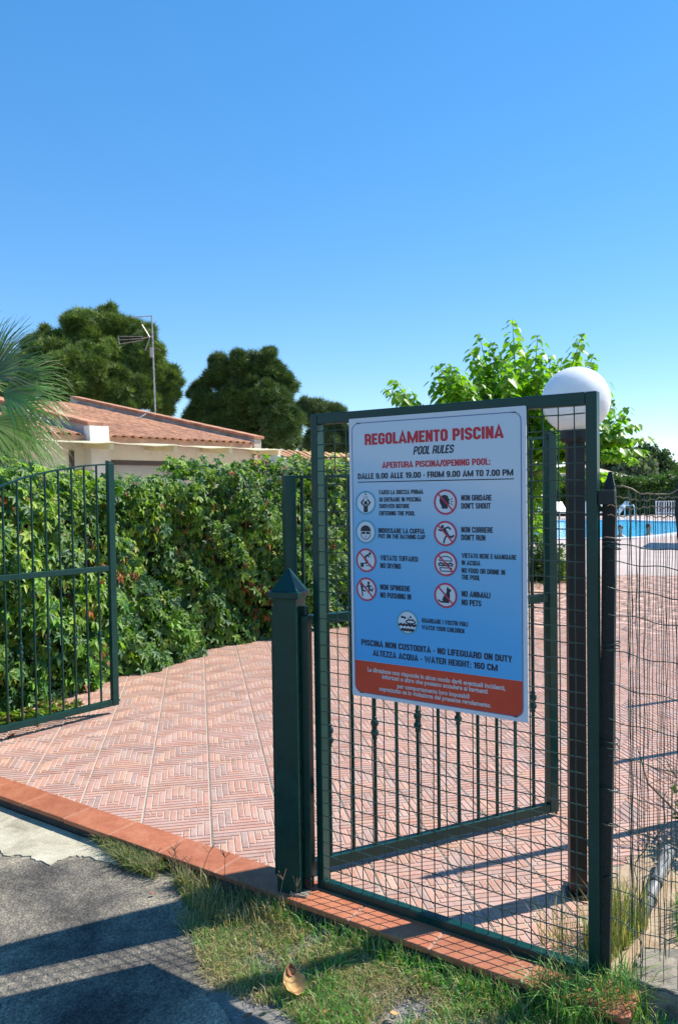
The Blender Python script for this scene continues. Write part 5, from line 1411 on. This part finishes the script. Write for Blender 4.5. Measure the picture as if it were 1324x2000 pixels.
# second roof
e0, e1 = P(578, 902, 26), P(760, 916, 26); r0, r1 = P(509, 877, 31), P(760, 892, 31)
h2 = empty('low_villa', (e0.x, e0.y, 0), 0, 'low white house with orange tiled roof seen left of the sign', 'house'); o2 = Vector((e0.x, e0.y, 0))
mb = MB(); q = [v - o2 for v in (e0, e1, r1, r0)]; mb.add([tuple(v) for v in q], [(0, 1, 2, 3)]); mb.build('roof_deck', M_ROOF2, h2)
mb = MB(); a, b, c, d = q; dn = lambda v: (v.x, v.y, 0)
mb.add([tuple(a - Vector((0, 0, .03))), tuple(b - Vector((0, 0, .03))), dn(b), dn(a), tuple(d - Vector((0, 0, .03))), dn(d)], [(0, 1, 2, 3), (4, 0, 3, 5)]); mb.build('wall', simple('white_wall', (.66, .64, .60), .9, .1, 2), h2)
nc, nrw = 17, 12; bt2 = barrel(1, 1).mesh('roof_tile'); bt2.materials.append(M_ROOF2)
ex = (b - a) / nc
for i in range(nc):
    for j in range(nrw):
        p0 = a.lerp(b, (i + .5) / nc); p1 = d.lerp(c, (i + .5) / nc); dirv = (p1 - p0) / nrw; p = p0 + dirv * (j - .25)
        X = ex; Yv = dirv * 1.1; Z = ex.cross(dirv).normalized() * ex.length * .8
        o = link('roof_tile', bt2, None, h2); o.matrix_local = Matrix([[X[r], Yv[r], Z[r], p[r]] for r in range(3)] + [[0, 0, 0, 1]])

# ------------------------------------------------------------------ poolside things
def lounger(loc, rz, label, s=1.0, towel=False):
    r = empty('sun_lounger', loc, rz, label, 'sun lounger', 'white sun loungers by the pool')
    MB().box((.6, 0, .32), (1.25, .62, .05)).build('seat', M_PLASTIC_W, r)
    MB().bar((0, 0, .34), (-.48, 0, .88), .60, .05, up=(1, 0, 0)).build('backrest', M_PLASTIC_W, r)
    for a in (.08, 1.1):
        for b in (-.26, .26): MB().box((a, b, .15), (.05, .05, .30)).build('leg', M_PLASTIC_W, r)
    return r
for k, (px, yy, lab) in enumerate(((1062, 40, 'leftmost white sun lounger across the pool, seen through the wire mesh'), (1098, 41, 'white sun lounger across the pool between the gate stile and lamp pole'), (1150, 41, 'white sun lounger across the pool right of the dark lamp pole'),
                                 (1207, 40.5, 'white sun lounger with raised back right of the pointed fence post'))):
    q = P(px, 990, yy); lounger((q.x, q.y, 0), random.uniform(-2.4, -1.2) if k != 3 else math.pi, lab)
# towel on a chair near the pool edge
q = P(1058, 1020, 27.0); ch = empty('pool_chair', (q.x, q.y - .2, 0), .4, 'white chair at the poolside seen through the mesh', 'chair')
MB().box((0, 0, .42), (.5, .5, .05)).build('seat', M_PLASTIC_W, ch); MB().box((0, .24, .72), (.48, .04, .55)).build('backrest', M_PLASTIC_W, ch)
for a in (-.2, .2):
    for b in (-.2, .2): MB().box((a, b, .2), (.04, .04, .40)).build('leg', M_PLASTIC_W, ch)
vs = [(x, y, z) for x in (-.24, -.08, .08, .24) for (y, z) in ((.29, .50 + .03 * math.sin(x * 20)), (.285, .99), (.24, 1.015), (.20, .99), (.10, .52), (-.27, .465))]
fs = [(i * 6 + j, i * 6 + j + 1, (i + 1) * 6 + j + 1, (i + 1) * 6 + j) for i in range(3) for j in range(5)]
tw = MB().add(vs, fs).build('towel', M_TOWEL, loc=(q.x, q.y - .2, 0), rot=(0, 0, .4)); tag(tw, 'lilac and white towel hung over the poolside chair', 'towel')

def small_globe(px, py, D, label):
    q = P(px, py, D); r = empty('pool_lamp', (q.x, q.y, 0), 0, label, 'lamp'); MB().tube([(0, 0, 0), (0, 0, q.z - .1)], .03, 8).build('pole', M_DARKMETAL, r)
    bm = bmesh.new(); bmesh.ops.create_uvsphere(bm, u_segments=20, v_segments=12, radius=.125); me = bpy.data.meshes.new('globe'); bm.to_mesh(me); bm.free(); me.polygons.foreach_set('use_smooth', [True] * len(me.polygons)); link('globe', me, M_GLOBE, r, loc=(0, 0, q.z))
small_globe(1176.5, 985, 39.5, 'small white globe lamp far across the pool')
def parasol(c, r_, zr, za, label, n_=8):
    e_ = empty('parasol', c, 0, label, 'parasol'); MB().tube([(0, 0, 0), (0, 0, za)], .05, 8).build('pole', M_DARKMETAL, e_)
    vs = [(0, 0, za)] + [(r_ * math.cos(2 * math.pi * k / n_ + .3), r_ * math.sin(2 * math.pi * k / n_ + .3), zr) for k in range(n_)] + [(r_ * math.cos(2 * math.pi * k / n_ + .3), r_ * math.sin(2 * math.pi * k / n_ + .3), zr - .12) for k in range(n_)]
    fs = [(0, k + 1, (k + 1) % n_ + 1) for k in range(n_)] + [(k + 1, n_ + k + 1, n_ + (k + 1) % n_ + 1, (k + 1) % n_ + 1) for k in range(n_)]
    MB().add(vs, fs).build('canopy', M_CANVAS, e_)
parasol((11.1, 21.3, 0), 1.75, 1.86, 2.25, 'white parasol cut by the right edge in front of the pool', 4)
gz = P(1146, 945, 50); gr = empty('gazebo', (gz.x, gz.y, 0), 0, 'beige roofed gazebo with white fascia in front of the far trees', 'gazebo')
vs = [(-2.4, -1.5, 2.55), (2.4, -1.5, 2.30), (2.4, 1.5, 2.30), (-2.4, 1.5, 2.55), (-.8, 0, 3.3)]; MB().add(vs, [(0, 1, 4), (1, 2, 4), (2, 3, 4), (3, 0, 4)]).build('roof', simple('beige_roof', (.62, .52, .38), .8, .1, 2), gr)
MB().bar((-2.4, -1.52, 2.30), (2.4, -1.52, 2.12), .06, .34).build('fascia', M_CANVAS, gr)
for a in (-2.2, 0, 2.2): MB().box((a, -1.4, 1.05), (.1, .1, 2.1)).build('column', M_PLASTIC_W, gr)
# pool ladder
q = G(1226, 1019); ld = empty('pool_ladder', (q.x, q.y, 0), .2, 'white tubular pool ladder on the far edge of the water', 'ladder')
for a in (-.26, .26):
    MB().tube([(a, .3, 0), (a, .3, .55), (a, .2, .75), (a, 0, .80), (a, -.12, .65), (a, -.15, -.2)], .022, 8).build('rail', M_PLASTIC_W, ld, smooth=True)
MB().tube([(-.26, .2, .76), (.26, .2, .76)], .03, 8).build('rung', M_PLASTIC_W, ld)
# white slatted bench/railing
q = P(1306, 1005, 41); rl = empty('white_railing', (q.x, q.y, 0), 0, 'white slatted railing across the pool near the right edge', 'railing')
for z in (.25, .85): MB().box((0, 0, z), (1.5, .04, .06)).build('rail', M_PLASTIC_W, rl)
for k in range(11): MB().box((-.7 + .14 * k, .0, .48), (.06, .03, .72)).build('slat', M_PLASTIC_W, rl)
# swimmers
def swimmer(px, py, D, label, rz):
    q = P(px, py, D); e_ = empty('person', (q.x, q.y, -.05), rz, label, 'person')
    bm = bmesh.new()
    prof = [(.001, .0), (.20, -.25), (.21, -.12), (.20, -.03), (.14, .04), (.065, .075), (.058, .13), (.075, .165), (.092, .22), (.098, .28), (.092, .335), (.065, .38), (.001, .40)]
    prof = prof[1:]; n_ = 20; vs = []
    for r_, z_ in prof:
        sq = .55 if z_ < .06 else 1.0
        for k in range(n_):
            a = 2 * math.pi * k / n_; x = r_ * math.cos(a) * (.80 if z_ > .13 else 1.0); y = r_ * math.sin(a) * sq
            if z_ > .18 and abs(math.sin(a) + 1) < .05 and .22 < z_ < .30: y -= .022
            vs.append((x, y, z_))
    fs = [(i * n_ + k, i * n_ + (k + 1) % n_, (i + 1) * n_ + (k + 1) % n_, (i + 1) * n_ + k) for i in range(len(prof) - 1) for k in range(n_)] + [tuple(range(n_))[::-1], tuple((len(prof) - 1) * n_ + k for k in range(n_))]
    MB().add(vs, fs).build('body', M_SKIN, e_, smooth=True)
    hv = [(r_ * 1.08 * math.cos(2 * math.pi * k / 16) * .82, r_ * 1.08 * math.sin(2 * math.pi * k / 16) + .012, z_) for r_, z_ in ((.092, .27), (.10, .31), (.094, .35), (.068, .392), (.02, .415)) for k in range(16)]
    MB().add(hv, [(i * 16 + k, i * 16 + (k + 1) % 16, (i + 1) * 16 + (k + 1) % 16, (i + 1) * 16 + k) for i in range(4) for k in range(16)] + [tuple(64 + k for k in range(16))]).build('hair', M_HAIR, e_, smooth=True)
swimmer(1266, 1048, 26.6, 'dark haired bather standing shoulder deep at the near pool edge', .3)
swimmer(1211, 1047, 26.0, 'bather in the pool just right of the pointed fence post', -.5)

# ------------------------------------------------------------------ shrub beside the terrace edge at right
sb = Vector((1.74, 3.42, -.01)); sr = empty('dry_shrub', sb, 0, 'dark leafy shrub with dry twigs at the right edge by the terrace', 'shrub')
n_ = 2600; d = rng.normal(0, 1, (n_, 3)); d /= np.linalg.norm(d, axis=1, keepdims=True); rr = rng.random(n_) ** .4
p = d * rr[:, None] * np.array([.34, .34, .20]) + np.array([.10, 0, .16]); p[:, 2] = np.abs(p[:, 2])
C_ = np.array([.035, .075, .02])[None] * rng.uniform(.6, 1.8, (n_, 1)); lv, lf = leaf_t(1, .35)
V, F = scatter(np.array(lv), np.array(lf), p, frames(rng.normal(0, 1, (n_, 3)), rng.normal(0, 1, (n_, 3))), rng.uniform(.03, .06, n_)); link('foliage', npmesh('foliage', V, F, np.repeat(C_, 4, 0)), M_CREEPER, sr, kind='stuff')
for k in range(16):
    a = random.uniform(2.2, 4.4); l_ = random.uniform(.2, .42); pts = [(0, 0, 0)]
    for j in range(1, 6): pts.append((math.cos(a) * l_ * j / 5 + random.gauss(0, .012), math.sin(a) * l_ * j / 5 + random.gauss(0, .012), .05 + .30 * math.sin(j / 5 * 1.9) * random.uniform(.7, 1.1)))
    MB().tube(pts, [.005, .004, .0035, .003, .002, .001], 5).build('twig', M_TWIG, sr, smooth=True)
MB().tube([(-.05, -.15, 0), (-.20, -.05, .12), (-.33, .10, .26), (-.34, .2, .40)], [.009, .007, .005, .002], 6).build('branch', M_TWIG, sr, smooth=True)
print('objects', len(bpy.data.objects), 'tris', sum(len(m_.polygons) for m_ in bpy.data.meshes))
